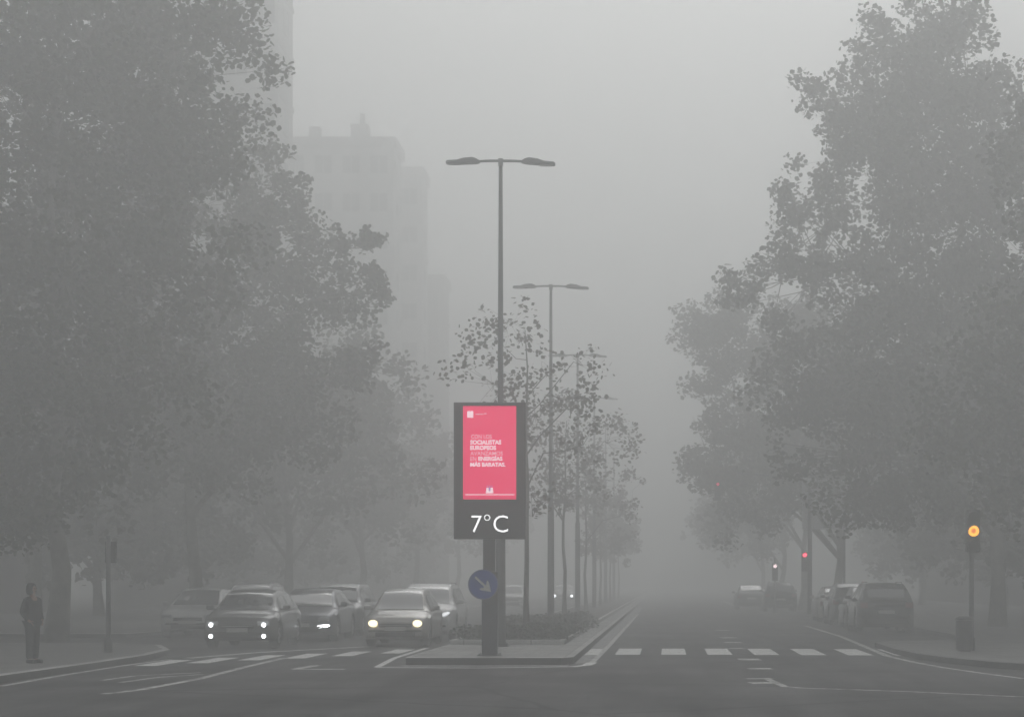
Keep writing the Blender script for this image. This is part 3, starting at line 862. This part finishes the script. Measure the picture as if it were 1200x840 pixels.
ps.box(-0.13, 0.11, -0.085, 0.085, 1.7, zb - 0.002, 0.01)
ps.build('upper_post', M['steel_dark'], bb)
ps = MB(); ps.box(-0.155, 0.165, -0.11, 0.11, 0.02, 1.698, 0.012); ps.build('lower_post', mat('blue_grey_post', (0.075, 0.08, 0.1), 0.45, noise=0.2, nscale=3), bb)
ps = MB(); ps.box(-0.24, 0.25, -0.2, 0.2, 0.0, 0.02, 0.004)
for sx in (-1, 1):
    for sy in (-1, 1): ps.tube([(sx * 0.2, sy * 0.16, 0.02), (sx * 0.2, sy * 0.16, 0.05)], [0.015, 0.015], 6)
ps.build('base_plate', M['steel'], bb)

# blue keep-right disc
kx, kz = meas(567, 684.5, BD)
ks = empty('keep_right_sign', (kx, BD - 0.16, kz))
tag(ks, 'round blue sign with white arrow pointing down right on the billboard post', 'road sign')
d_ = MB()
def disc(g, r, y0, y1, n=40):
    a = [g.bm.verts.new((r * math.cos(2 * math.pi * k / n), y0, r * math.sin(2 * math.pi * k / n))) for k in range(n)]
    b_ = [g.bm.verts.new((r * math.cos(2 * math.pi * k / n), y1, r * math.sin(2 * math.pi * k / n))) for k in range(n)]
    g.face(a); g.face(b_)
    for k in range(n): g.face([a[k], a[(k + 1) % n], b_[(k + 1) % n], b_[k]])
disc(d_, 0.305, 0.0, 0.02); d_.build('disc', M['sign_blue'], ks)
ar = MB()
A45 = R(-43)
def rot(p): return (p[0] * math.cos(A45) - p[1] * math.sin(A45), p[0] * math.sin(A45) + p[1] * math.cos(A45))
pl_ = [(-0.22, -0.022), (0.05, -0.026), (0.0, -0.115), (0.05, -0.115), (0.22, 0.0), (0.05, 0.115), (0.0, 0.115), (0.05, 0.026), (-0.22, 0.022)]
pp = [rot(p) for p in pl_]
va = [ar.bm.verts.new((p[0], -0.004, p[1])) for p in pp]; vb = [ar.bm.verts.new((p[0], -0.001, p[1])) for p in pp]
ar.face(va); ar.face(vb)
for k in range(len(va)): ar.face([va[k], va[(k + 1) % len(va)], vb[(k + 1) % len(va)], vb[k]])
ar.build('arrow', M['sign_white'], ks)
rg = MB(); n = 40
ro = [[rg.bm.verts.new((r * math.cos(2 * math.pi * k / n), yy, r * math.sin(2 * math.pi * k / n))) for k in range(n)] for (r, yy) in ((0.304, -0.001), (0.304, -0.004), (0.286, -0.004), (0.286, -0.001))]
for i in range(4):
    for k in range(n): rg.face([ro[i][k], ro[i][(k + 1) % n], ro[(i + 1) % 4][(k + 1) % n], ro[(i + 1) % 4][k]])
rg.build('rim_line', mat('rim_grey', (0.16, 0.18, 0.36), 0.4), ks)
br_ = MB(); br_.box(-0.05, 0.12, 0.021, 0.048, 0.08, 0.12); br_.box(-0.05, 0.12, 0.021, 0.048, -0.12, -0.08); br_.build('bracket', M['steel'], ks)

# ------------------------------------------------------------------ cars
def interp(tab, y):
    for (a, va), (b, vb) in zip(tab, tab[1:]):
        if y <= b:
            t = (y - a) / (b - a) if b > a else 0
            t = max(0, t); t = t * t * (3 - 2 * t) * 0.5 + t * 0.5
            return va + (vb - va) * t
    return tab[-1][1]

def make_car(kind, paint, lights=None, facing='front', detail=True, name='parked_car'):
    """car with its front at y=0 pointing to -Y, on the ground at z=0"""
    K = dict(
        hatch=dict(L=3.85, W=0.82, hood=[(0, 0.60), (0.15, 0.74), (0.5, 0.82), (0.95, 0.90), (3.4, 0.93), (3.75, 0.90), (3.85, 0.74)],
                   roof=[(0.88, 0.90), (1.65, 1.38), (2.1, 1.44), (2.9, 1.43), (3.45, 1.28), (3.78, 0.95)], ws=(0.92, 1.68), rw=(3.38, 3.74), axle=(0.72, 3.15), wr=0.29, pill=(2.3, 3.1)),
        sedan=dict(L=4.55, W=0.90, hood=[(0, 0.58), (0.12, 0.72), (0.5, 0.83), (1.15, 0.93), (3.7, 1.0), (4.35, 0.98), (4.55, 0.78)],
                   roof=[(1.05, 0.93), (1.95, 1.36), (2.4, 1.43), (3.1, 1.41), (3.9, 1.12), (4.15, 0.99)], ws=(1.1, 1.98), rw=(3.2, 3.95), axle=(0.88, 3.58), wr=0.33, pill=(2.55, 3.35)),
        compact=dict(L=4.15, W=0.90, hood=[(0, 0.60), (0.15, 0.75), (0.5, 0.84), (1.0, 0.92), (3.7, 0.96), (4.05, 0.92), (4.15, 0.74)],
                   roof=[(0.93, 0.92), (1.7, 1.35), (2.15, 1.42), (3.1, 1.40), (3.7, 1.26), (4.08, 0.97)], ws=(0.97, 1.74), rw=(3.63, 4.03), axle=(0.8, 3.35), wr=0.31, pill=(2.4, 3.25)),
        suv=dict(L=4.45, W=0.92, hood=[(0, 0.66), (0.1, 0.86), (0.4, 0.97), (1.1, 1.05), (4.0, 1.08), (4.35, 1.02), (4.45, 0.8)],
                 roof=[(1.0, 1.03), (1.75, 1.5), (2.2, 1.59), (3.5, 1.57), (4.05, 1.42), (4.38, 1.06)], ws=(1.05, 1.78), rw=(3.98, 4.34), axle=(0.85, 3.5), wr=0.36, pill=(2.5, 3.4)),
        mpv=dict(L=4.3, W=0.90, hood=[(0, 0.62), (0.1, 0.82), (0.4, 0.92), (0.85, 1.0), (3.95, 1.05), (4.2, 1.0), (4.3, 0.8)],
                 roof=[(0.8, 1.0), (1.55, 1.46), (2.0, 1.56), (3.6, 1.55), (4.05, 1.42), (4.25, 1.05)], ws=(0.86, 1.6), rw=(3.98, 4.22), axle=(0.8, 3.45), wr=0.33, pill=(2.3, 3.2)),
    )[kind]
    L_, W = K['L'], K['W']
    a1, a2 = K['axle']; wr = K['wr']
    root = empty(name)
    def halfw(y):
        e = min(y, L_ - y)
        return W * (1 - 0.20 * max(0, 1 - e / 0.55) ** 2.2) - 0.0
    def zb(y):
        e = min(y, L_ - y); return 0.19 + 0.09 * max(0, 1 - e / 0.25)
    def arch(y):
        z = 0
        for a in (a1, a2):
            r = wr + 0.06
            if abs(y - a) < r: z = max(z, wr + math.sqrt(r * r - (y - a) ** 2))
        return z
    ys = sorted(set([0, 0.03, 0.08, 0.15, 0.25, 0.4] + [round(a + dy, 3) for a in (a1, a2) for dy in np.linspace(-wr - 0.07, wr + 0.07, 17)] + list(np.round(np.linspace(0.55, L_ - 0.5, 14), 3)) + [L_ - 0.4, L_ - 0.25, L_ - 0.12, L_ - 0.05, L_]))
    g = MB()
    rings = []
    for y in ys:
        w = halfw(y); b_ = zb(y); t = interp(K['hood'], y); a = max(b_, arch(y))
        if a > t - 0.12: a = t - 0.12
        half = [(0, b_), (w - 0.30, b_), (w - 0.29, a), (w - 0.03, a), (w, a + 0.03), (w + 0.005, a + (t - a) * 0.35), (w, a + (t - a) * 0.65), (w - 0.025, t - 0.09), (w - 0.07, t - 0.03), (w - 0.18, t), (w * 0.5, t + 0.02), (0, t + 0.028)]
        pts = [(x, z) for x, z in half] + [(-x, z) for x, z in reversed(half[1:-1])]
        rings.append([g.bm.verts.new((x, y, z)) for x, z in pts])
    n = len(rings[0])
    for i in range(len(rings) - 1):
        for k in range(n): g.face([rings[i][k], rings[i][(k + 1) % n], rings[i + 1][(k + 1) % n], rings[i + 1][k]])
    g.face(rings[0]); g.face(rings[-1])
    # cabin surface
    RF = K['roof']; y0c, y1c = RF[0][0], RF[-1][0]
    roofmax = max(z for _, z in RF)
    def cab(y, s, off=0.0):
        """s 0..1 from roof centre to belt line on +x side"""
        zr = interp(RF, y); zbelt = interp(K['hood'], y) - 0.02
        hgt = max(0.0, zr - zbelt)
        wb = halfw(y) - 0.06
        f = hgt / (roofmax - 0.93)
        wt = wb - 0.06 - 0.16 * min(1, f)
        if s < 0.5:
            u = s / 0.5
            x = wt * u * 0.93; z = zr + 0.03 * (1 - u ** 2) * min(1, f + 0.2)
        elif s < 0.6:
            u = (s - 0.5) / 0.1
            x = wt * (0.93 + 0.07 * u); z = zr - min(0.05, hgt * 0.3) * u
        else:
            u = (s - 0.6) / 0.4
            zs = zr - min(0.05, hgt * 0.3)
            x = wt + (wb - wt) * u ** 0.9; z = zs + (zbelt - zs) * u
        return Vector((x + off * (0.95 if s > 0.55 else 0.1), y, z + off * (0.15 if s > 0.55 else 1.0)))
    cys = sorted(set(list(np.linspace(y0c, y1c, 26)) + [y for y, _ in RF]))
    ss = [0, 0.12, 0.25, 0.38, 0.46, 0.5, 0.53, 0.56, 0.6, 0.7, 0.8, 0.9, 1.0]
    rr_ = []
    for y in cys:
        rr_.append([g.bm.verts.new(Vector((-1 if s < 0 else 1, 1, 1)) * cab(y, abs(s))) for s in [-q for q in reversed(ss[1:])] + ss])
    for i in range(len(rr_) - 1):
        for k in range(len(rr_[0]) - 1): g.face([rr_[i][k], rr_[i][k + 1], rr_[i + 1][k + 1], rr_[i + 1][k]])
    g.build('body', paint, root, smooth=True)
    def patch(name, ya, yb, sa, sb, m, off=0.008, ny=8, ns=6, sgn=1, both=False, trim_=None):
        q = MB(); G = []
        for i in range(ny + 1):
            y = ya + (yb - ya) * i / ny; row = []
            for k in range(ns + 1):
                s = sa + (sb - sa) * k / ns
                p = cab(y, abs(s), off); 
                row.append(q.bm.verts.new((p.x * (-1 if s < 0 else 1) * sgn, p.y - (off if trim_ == 'ws' else (-off if trim_ == 'rw' else 0)), p.z)))
            G.append(row)
        for i in range(ny):
            for k in range(ns): q.face([G[i][k], G[i][k + 1], G[i + 1][k + 1], G[i + 1][k]])
        return q.build(name, m, root, smooth=True)
    patch('windscreen', K['ws'][0] + 0.03, K['ws'][1], -0.47, 0.47, M['glass'], ny=8, ns=12, trim_='ws', off=0.012)
    patch('rear_window', K['rw'][0] + 0.03, K['rw'][1] - 0.03, -0.45, 0.45, M['glass'], ny=8, ns=12, trim_='rw', off=0.012)
    p1, p2 = K['pill']
    wsy = K['ws'][0] + 0.42; rwy = K['rw'][1] - 0.12
    for sg in (-1, 1):
        # front side window tapers with the windscreen pillar
        for (ya, yb, ta, tb) in ((wsy, p1 - 0.04, 0.42, 0.0), (p1 + 0.04, p2, 0.0, 0.0), (p2 + 0.08, rwy, 0.0, 0.35)):
            if yb - ya < 0.12: continue
            q = MB(); G = []
            for i in range(7):
                u = i / 6; y = ya + (yb - ya) * u
                zr = interp(RF, y); lo = 0.955
                hi = 0.645
                row = []
                for k in range(4):
                    s = hi + (lo - hi) * k / 3
                    p = cab(y, s, 0.007); row.append(q.bm.verts.new((p.x * sg, p.y, p.z)))
                G.append(row)
            for i in range(6):
                for k in range(3): q.face([G[i][k], G[i][k + 1], G[i + 1][k + 1], G[i + 1][k]])
            q.build('side_window', M['glass'], root, smooth=True)
    # wheels
    for ay in (a1, a2):
        for sg in (-1, 1):
            wroot = MB()
            xo = sg * (W - 0.02); xi = sg * (W - 0.23)
            wroot.tube([(xi, 0, 0), (xi + sg * 0.02, 0, 0), (xo - sg * 0.03, 0, 0), (xo, 0, 0)], [wr - 0.03, wr, wr, wr - 0.035], 24)
            wo_ = wroot.build('wheel', M['rubber'], root, (0, ay, wr))
            rm = MB()
            rm.tube([(xo - sg * 0.01, 0, 0), (xo + sg * 0.006, 0, 0)], [wr * 0.62, wr * 0.60], 20)
            rm.mi = 1
            for k in range(5):
                an = k * 2 * math.pi / 5 + 0.3
                rm.box(-0.004, 0.004, -0.05, 0.05, 0.09, wr * 0.52, 0, M=Matrix.Translation((xo + sg * 0.008, 0, 0)) @ Matrix.Rotation(an, 4, 'X'))
            rm.build('rim', [M['rim'], M['trim']], wo_)
    # mirrors
    for sg in (-1, 1):
        q = MB(); zm = interp(K['hood'], K['ws'][0] + 0.35) + 0.07
        q.box(sg * (W + 0.0) - 0.09, sg * (W + 0.0) + 0.09, K['ws'][0] + 0.33, K['ws'][0] + 0.45, zm - 0.055, zm + 0.065, 0.03, M=Matrix.Translation((sg * 0.06, 0, 0)))
        q.box(sg * (W - 0.06) - 0.05, sg * (W - 0.06) + 0.05, K['ws'][0] + 0.37, K['ws'][0] + 0.42, zm - 0.06, zm - 0.02)
        q.build('wing_mirror', paint, root)
    # front end
    zh = K['hood'][0][1]
    q = MB(); q.box(-0.42, 0.42, -0.022, 0.06, zh - 0.10, zh - 0.005, 0.01); gr = q.build('grille', M['trim'], root)
    q = MB(); q.box(-0.40, 0.40, -0.03, -0.0225, zh - 0.055, zh - 0.04); q.build('grille_bar', M['chrome'], gr)
    q = MB(); q.box(-0.5, 0.5, -0.02, 0.06, 0.27, 0.38, 0.015); q.build('lower_intake', M['trim'], root)
    q = MB(); q.box(-0.66, 0.66, -0.03, 0.10, 0.385, 0.43, 0.012); q.build('bumper_strip', M['trim'], root)
    q = MB(); q.box(-0.26, 0.26, -0.04, -0.031, 0.405, 0.515, 0.003); q.build('number_plate', M['plate'], root)
    q = MB(); q.box(-0.26, 0.26, L_ + 0.004, L_ + 0.02, 0.62, 0.73, 0.003); q.build('number_plate', M['plate'], root)
    q = MB(); q.box(-0.68, 0.68, L_ - 0.08, L_ + 0.02, 0.30, 0.44, 0.02); q.build('bumper_strip', M['trim'], root)
    lights = lights or 'off'
    for sg in (-1, 1):
        zc = interp(K['hood'], 0.1) - 0.09
        wx = W - 0.27
        q = MB(); q.box(sg * wx - 0.16, sg * wx + 0.16, 0.0, 0.2, zc - 0.065, zc + 0.06, 0.03, M=Matrix.Translation((sg * wx, 0.05, 0)) @ Matrix.Rotation(sg * 0.32, 4, 'Z') @ Matrix.Translation((-sg * wx, -0.02, 0)))
        hl = q.build('headlight', M['lens'], root)
        def bulb(x, z, rr, m, y=-0.02, wide=1.0, tilt=0):
            b_ = MB(); bmesh.ops.create_uvsphere(b_.bm, u_segments=16, v_segments=10, radius=rr)
            for v in b_.bm.verts: v.co = Vector((v.co.x * wide, v.co.y * 0.5, v.co.z))
            for v in b_.bm.verts: v.co.z += v.co.x * tilt
            o = b_.build('lamp_bulb', m, hl, (x, y, z), smooth=True)
        if lights == 'double':
            bulb(sg * (wx + 0.02), zc - 0.03, 0.052, M['head_on'], 0.0)
            bulb(sg * (wx + 0.02), 0.31, 0.052, M['head_on'], 0.0)
        elif lights == 'warm':
            bulb(sg * (wx + 0.01), zc - 0.01, 0.085, M['head_warm'], -0.02, 1.35)
        elif lights == 'slash':
            bulb(sg * (wx - 0.01), 0.43, 0.045, M['head_on'], -0.01, 4.2, 0.12 * sg)
        elif lights == 'low':
            bulb(sg * (wx + 0.02), 0.42, 0.05, M['head_dim'], 0.0, 2.6)
        elif lights == 'hook':
            bulb(sg * (wx + 0.02), zc + 0.01, 0.05, M['head_dim'], 0.0, 2.4, 0.35 * sg)
        elif lights == 'far':
            bulb(sg * (wx - 0.0), zc - 0.02, 0.11, M['head_on'], -0.04)
        zt_ = interp(K['hood'], L_ - 0.1) - 0.1
        q = MB(); q.box(sg * (W - 0.2) - 0.13, sg * (W - 0.2) + 0.13, L_ - 0.22, L_ - 0.0, zt_ - 0.12, zt_ + 0.07, 0.03, M=Matrix.Translation((0, 0.0, 0)))
        q.build('tail_light', M['lens_red'], root)
    if kind in ('suv', 'mpv'):
        for sg in (-1, 1):
            q = MB(); xs = 0.56
            q.tube([(sg * xs, 2.0, roofmax), (sg * xs, 2.1, roofmax + 0.045), (sg * xs, 3.6, roofmax + 0.04), (sg * xs, 3.7, roofmax - 0.02)], [0.016] * 4, 6); q.build('roof_rail', M['chrome'], root)
    return root

def put_car(kind, paint, label, x, y, lights=None, away=False, yaw=0.0, cat='car', group=None, name='car', z=0.0):
    o = make_car(kind, PAINT[paint], lights, name=name)
    if away:   # rear end towards the camera at distance y
        Lk = dict(hatch=3.85, compact=4.15, sedan=4.55, suv=4.45, mpv=4.3)[kind]
        o.rotation_euler = (0, 0, math.pi + yaw); o.location = (x, y + Lk, z)
    else:
        o.rotation_euler = (0, 0, yaw); o.location = (x, y, z)
    tag(o, label, cat, group)
    return o
GW = 'cars waiting at the left crossing'
GP = 'cars parked along the right kerb'
put_car('hatch', 'silver', 'silver hatchback with warm round headlights, nearest to the median', -6.8, 51.5, 'warm', group=GW, name='waiting_car')
put_car('mpv', 'white', 'white car half hidden behind the silver hatchback', -6.8, 57.2, 'hook', group=GW, name='waiting_car')
put_car('compact', 'dark', 'dark car with four bright round lights, leftmost at the crossing', -10.5, 50.2, 'double', group=GW, name='waiting_car')
put_car('sedan', 'navy', 'dark blue sedan with one slanted light, right of the four light car', -9.97, 55.9, 'slash', group=GW, name='waiting_car')
put_car('mpv', 'grey', 'boxy grey car behind the dark blue sedan', -10.15, 62.0, 'low', group=GW, name='waiting_car')
put_car('compact', 'white', 'pale parked car left of the four light car, ghostly in the fog', -14.0, 60, None, group='cars parked on the left side lane', name='parked_car', yaw=0.0)
put_car('sedan', 'grey', 'grey parked car seen faintly behind the standing person', -18.6, 54.0, None, group='cars parked on the left side lane', name='parked_car', yaw=R(70))
put_car('suv', 'dark', 'dark parked car between the person and the dark post, almost lost in shade', -14.2, 68.5, None, group='cars parked on the left side lane', name='parked_car', yaw=R(0))
put_car('suv', 'black', 'nearest parked car on the right, beyond the kerb corner', 7.05, 65.3, None, away=True, group=GP, name='parked_car')
put_car('hatch', 'grey', 'second parked car on the right, small grey hatchback', 7.1, 71.3, None, away=True, group=GP, name='parked_car')
put_car('mpv', 'dark', 'third parked car on the right, dark and boxy', 7.1, 77, None, away=True, group=GP, name='parked_car')
put_car('sedan', 'silver', 'farthest parked car of the right row, pale rear pillars', 7.1, 83, None, away=True, group=GP, name='parked_car')
put_car('suv', 'black', 'dark car standing under the faint red signals, right one of two', 6.3, 112, None, away=True, group='far cars at the red signals', name='waiting_car')
put_car('sedan', 'grey', 'flat grey car standing under the faint red signals, left one of two', 5.0, 119, None, away=True, group='far cars at the red signals', name='waiting_car')
put_car('sedan', 'grey', 'oncoming car with two tiny headlights seen between the median trunks', -7.5, 150, 'far', group='oncoming cars far up the left carriageway', name='oncoming_car')
put_car('hatch', 'white', 'pale oncoming car without lights seen just right of the billboard post', -9.2, 122, None, group='oncoming cars far up the left carriageway', name='oncoming_car')

# ------------------------------------------------------------------ traffic lights
def signal_head(parent, x, y, z, lit, flip=1, r=0.1, n=3, name='signal_head', lit_m=None):
    """vertical housing, n lenses, facing -Y (flip=1) or +Y (flip=-1)"""
    h = MB(); H = 0.31 * n
    h.box(-0.15, 0.15, -0.11, 0.11, -H / 2, H / 2, 0.02)
    ho_ = h.build(name, M['trim'], parent, (x, y, z))
    for k in range(n):
        zz = H / 2 - 0.155 - k * 0.31
        l = MB(); l.tube([(0, -0.112 * flip, zz), (0, -0.125 * flip, zz)], [r, r * 0.92], 24)
        on = (k == lit)
        l.build('signal_lens', M[lit_m] if on else M['dark_lens'], ho_)
        if on and lit_m == 'amber':
            c = MB(); c.tube([(0, -0.126 * flip, zz), (0, -0.130 * flip, zz)], [r * 0.48, r * 0.45], 20); c.build('signal_core', M['amber_core'], ho_)
        v = MB(); ring = 12
        A_, B_ = [], []
        for q in range(ring + 1):
            an = math.pi * (q / ring) * 1.1 - 0.05 * math.pi
            A_.append(v.bm.verts.new((math.cos(an) * (r + 0.015), -0.111 * flip, zz + math.sin(an) * (r + 0.015))))
            B_.append(v.bm.verts.new((math.cos(an) * (r + 0.012), -0.26 * flip, zz + math.sin(an) * (r + 0.012) - 0.02)))
        for q in range(ring): v.face([A_[q], A_[q + 1], B_[q + 1], B_[q]])
        v.build('visor', M['trim'], ho_)
    return ho_
def post_light(label, x, y, z0, hz, lit, lit_m, flip=1, off=0.0, h=3.3, group='traffic signals', r=0.1, n=3):
    root = empty('traffic_light', (x, y, z0)); tag(root, label, 'traffic light', group)
    p = MB(); p.tube([(0, 0, 0), (0, 0, 0.25), (0, 0, 0.3), (0, 0, h)], [0.09, 0.085, 0.055, 0.05], 12); p.build('pole', M['steel_dark'], root)
    signal_head(root, off, -0.2 * flip, hz, lit, flip, r=r, n=n, lit_m=lit_m)
    b = MB(); b.box(off - 0.03, off + 0.03, -0.1 if flip > 0 else 0.045, -0.045 if flip > 0 else 0.1, hz - 0.3, hz - 0.25); b.box(off - 0.03, off + 0.03, -0.1 if flip > 0 else 0.045, -0.045 if flip > 0 else 0.1, hz + 0.25, hz + 0.3); b.build('bracket', M['steel_dark'], root)
    return root
ax, azz = meas(1140, 622, 45.2)
post_light('traffic light on the right pavement with glowing amber lamp', ax, 45.4, KH, azz - KH, 1, 'amber', h=3.2, r=0.12)
px_, _ = meas(127, 0, 44)
post_light('dark traffic light post on the left pavement, seen from behind', px_, 44, KH, 2.15, 0, 'dark_lens', flip=-1, h=2.5, n=2)
for c in children([o for o in bpy.data.objects if o.get('label', '').startswith('dark traffic light post')][0]):
    if c.name.startswith('signal_head'): c.scale = (0.7, 0.8, 0.75)
# mast arm signal far right
mx_, mz_ = meas(943, 650, 96)
ms = empty('mast_traffic_light', (mx_ + 0.25, 96.2, KH)); tag(ms, 'mast arm traffic light showing faint red over the far carriageway', 'traffic light', 'traffic signals')
p = MB(); axr, azr = meas(841, 567, 96)
p.tube([(0, 0, 0), (0, 0, 5.9), (-0.4, 0, 6.35), (axr - mx_ - 0.25, 0, 6.7)], [0.12, 0.09, 0.08, 0.05], 10); p.build('mast', M['steel_dark'], ms)
signal_head(ms, -0.25, -0.18, mz_ - KH - 0.31, 0, lit_m='red')
signal_head(ms, axr - mx_ - 0.25, -0.18, azr - KH - 0.31, 0, lit_m='red', r=0.05)
sx_, sz_ = meas(908, 663, 108)
post_light('farthest signal, a pale dot left of the red signal post', sx_, 108, 0.0, sz_ - 0.31, 0, 'white_sig', h=2.9)

# pale roadside panel near the mast
x0, zt = meas(940, 560, 98); x1, zb = meas(1000, 620, 98)
rp_ = empty('roadside_panel', ((x0 + x1) / 2, 98, KH)); tag(rp_, 'large pale blank panel on posts beside the right tree trunk', 'panel')
q = MB(); q.box(-(x1 - x0) / 2, (x1 - x0) / 2, -0.05, 0.05, zb - KH, zt - KH, 0.01); q.build('panel', M['sign_back'], rp_)
for s in (-1, 1):
    q = MB(); q.tube([(s * 0.8, 0.12, 0), (s * 0.8, 0.12, zt - KH - 0.2)], [0.06, 0.06], 8); q.build('post', M['steel'], rp_)

# litter bin on the right corner
bx_, _ = meas(1131, 0, 44.6)
lb = empty('litter_bin', (bx_, 44.7, KH)); tag(lb, 'dark cylindrical litter bin below the amber traffic light', 'litter bin')
q = MB(); q.tube([(0, 0, 0.02), (0, 0, 0.05), (0, 0, 0.66), (0, 0, 0.68)], [0.16, 0.18, 0.19, 0.18], 20); q.build('barrel', M['steel_dark'], lb)
q = MB(); q.tube([(0, 0, 0.69), (0, 0, 0.72), (0, 0, 0.76)], [0.2, 0.2, 0.13], 20); q.build('lid', M['trim'], lb)
q = MB(); q.tube([(0, 0, 0), (0, 0, 0.018)], [0.14, 0.14], 16); q.build('base', M['trim'], lb)

# ------------------------------------------------------------------ person on the left pavement
def skin(name, verts, edges, radii, m, parent, root_i=0, sub=2):
    me = bpy.data.meshes.new(name)
    me.from_pydata(verts, edges, []); me.update()
    o = link_mesh(name, me, m, parent)
    md = o.modifiers.new('skin', 'SKIN')
    sv = me.skin_vertices[0].data if len(me.skin_vertices) else None
    if sv is None:
        bm = bmesh.new(); bm.from_mesh(me); bm.verts.layers.skin.verify(); bm.to_mesh(me); bm.free(); sv = me.skin_vertices[0].data
    for i, r in enumerate(radii):
        sv[i].radius = r if isinstance(r, tuple) else (r, r)
        sv[i].use_root = (i == root_i)
    sb = o.modifiers.new('sub', 'SUBSURF'); sb.levels = sub; sb.render_levels = sub
    md.use_smooth_shade = True
    dg = bpy.context.evaluated_depsgraph_get(); bpy.context.view_layer.update()
    me2 = bpy.data.meshes.new_from_object(o.evaluated_get(dg))
    mats = [m]
    o.modifiers.clear(); o.data = me2
    if not len(me2.materials): me2.materials.append(m)
    bpy.data.meshes.remove(me)
    return o
S = 1.48 / 1.75
pX, _ = meas(38, 0, 38.2)
per = empty('person', (pX, 38.2, KH), R(62)); per.scale = (S, S, S)
tag(per, 'person in a dark hooded coat and dark trousers standing on the left pavement', 'person')
V = [(0, 0, 0.95), (0, 0, 1.15), (0, 0, 1.38), (0, 0, 1.48), (0, -0.01, 1.56), (0, -0.015, 1.64), (0, -0.01, 1.71)]
E = [(0, 1), (1, 2), (2, 3), (3, 4), (4, 5), (5, 6)]
RD = [(0.15, 0.11), (0.14, 0.10), (0.15, 0.10), (0.055, 0.055), (0.062, 0.075), (0.075, 0.092), (0.055, 0.065)]
for sg in (-1, 1):
    b0 = len(V)
    V += [(sg * 0.085, 0, 0.88), (sg * 0.085, -0.01, 0.5), (sg * 0.085, 0.01, 0.1), (sg * 0.095, -0.05, 0.04), (sg * 0.095, -0.17, 0.025)]
    RD += [0.095, 0.065, 0.042, 0.045, 0.035]
    E += [(0, b0), (b0, b0 + 1), (b0 + 1, b0 + 2), (b0 + 2, b0 + 3), (b0 + 3, b0 + 4)]
    b1 = len(V)
    V += [(sg * 0.18, 0, 1.38), (sg * 0.26, 0.05, 1.12), (sg * 0.2, -0.09, 0.94), (sg * 0.17, -0.12, 0.90)]
    RD += [0.055, 0.045, 0.03, 0.034]
    E += [(2, b1), (b1, b1 + 1), (b1 + 1, b1 + 2), (b1 + 2, b1 + 3)]
skin('body', V, E, RD, M['skin'], per)
for sg in (-1, 1):
    for k, (dx, ln) in enumerate(((-0.024, 0.07), (-0.008, 0.08), (0.008, 0.075), (0.024, 0.06))):
        q = MB(); x_ = sg * 0.17
        q.tube([(x_, -0.125 + dx * 0.6, 0.90 + dx * 0.5), (x_ - sg * 0.025, -0.15 + dx * 0.5, 0.885 - ln * 0.35 + dx * 0.6), (x_ - sg * 0.05, -0.15 + dx * 0.4, 0.88 - ln * 0.6 + dx * 0.7)], [0.010, 0.009, 0.006], 6); q.build('finger', M['skin'], per, smooth=True)
    q = MB(); q.tube([(sg * 0.17, -0.13, 0.92), (sg * 0.15, -0.16, 0.925), (sg * 0.13, -0.17, 0.915)], [0.012, 0.010, 0.007], 6); q.build('finger', M['skin'], per, smooth=True)
# face
q = MB(); q.tube([(0, -0.095, 1.655), (0, -0.125, 1.625), (0, -0.10, 1.615)], [0.010, 0.014, 0.012], 8); q.build('nose', M['skin'], per, smooth=True)
q = MB(); q.box(-0.025, 0.025, -0.112, -0.10, 1.578, 1.586, 0.002); q.build('mouth', M['hair'], per)
for sg in (-1, 1):
    q = MB(); bmesh.ops.create_uvsphere(q.bm, u_segments=10, v_segments=8, radius=0.011); q.build('eye', M['hair'], per, (sg * 0.03, -0.092, 1.65), smooth=True)
skin('coat', [(0, 0, 0.62), (0, 0, 0.95), (0, 0, 1.15), (0, 0, 1.36), (0, 0.01, 1.5)] + [p for sg in (-1, 1) for p in ((sg * 0.19, 0, 1.38), (sg * 0.265, 0.05, 1.12), (sg * 0.2, -0.09, 0.94))],
     [(0, 1), (1, 2), (2, 3), (3, 4), (3, 5), (5, 6), (6, 7), (3, 8), (8, 9), (9, 10)],
     [(0.21, 0.17), (0.2, 0.16), (0.18, 0.15), (0.19, 0.15), (0.11, 0.11), 0.075, 0.065, 0.05, 0.075, 0.065, 0.05], M['coat'], per, 2)
skin('trousers', [(0, 0, 0.92)] + [p for sg in (-1, 1) for p in ((sg * 0.085, 0, 0.86), (sg * 0.085, -0.01, 0.5), (sg * 0.085, 0.01, 0.07))],
     [(0, 1), (1, 2), (2, 3), (0, 4), (4, 5), (5, 6)], [(0.15, 0.12), 0.115, 0.092, 0.075, 0.115, 0.092, 0.075], M['jeans'], per)
skin('hood', [(0, 0.02, 1.48), (0, 0.04, 1.60), (0, 0.03, 1.72), (0, 0.02, 1.77)], [(0, 1), (1, 2), (2, 3)], [(0.11, 0.11), (0.125, 0.115), (0.115, 0.11), (0.07, 0.07)], M['coat'], per)
for sg in (-1, 1):
    q = MB(); q.box(sg * 0.1 - 0.045, sg * 0.1 + 0.045, -0.19, 0.06, 0.0, 0.085, 0.025); q.build('shoe', M['trim'], per)
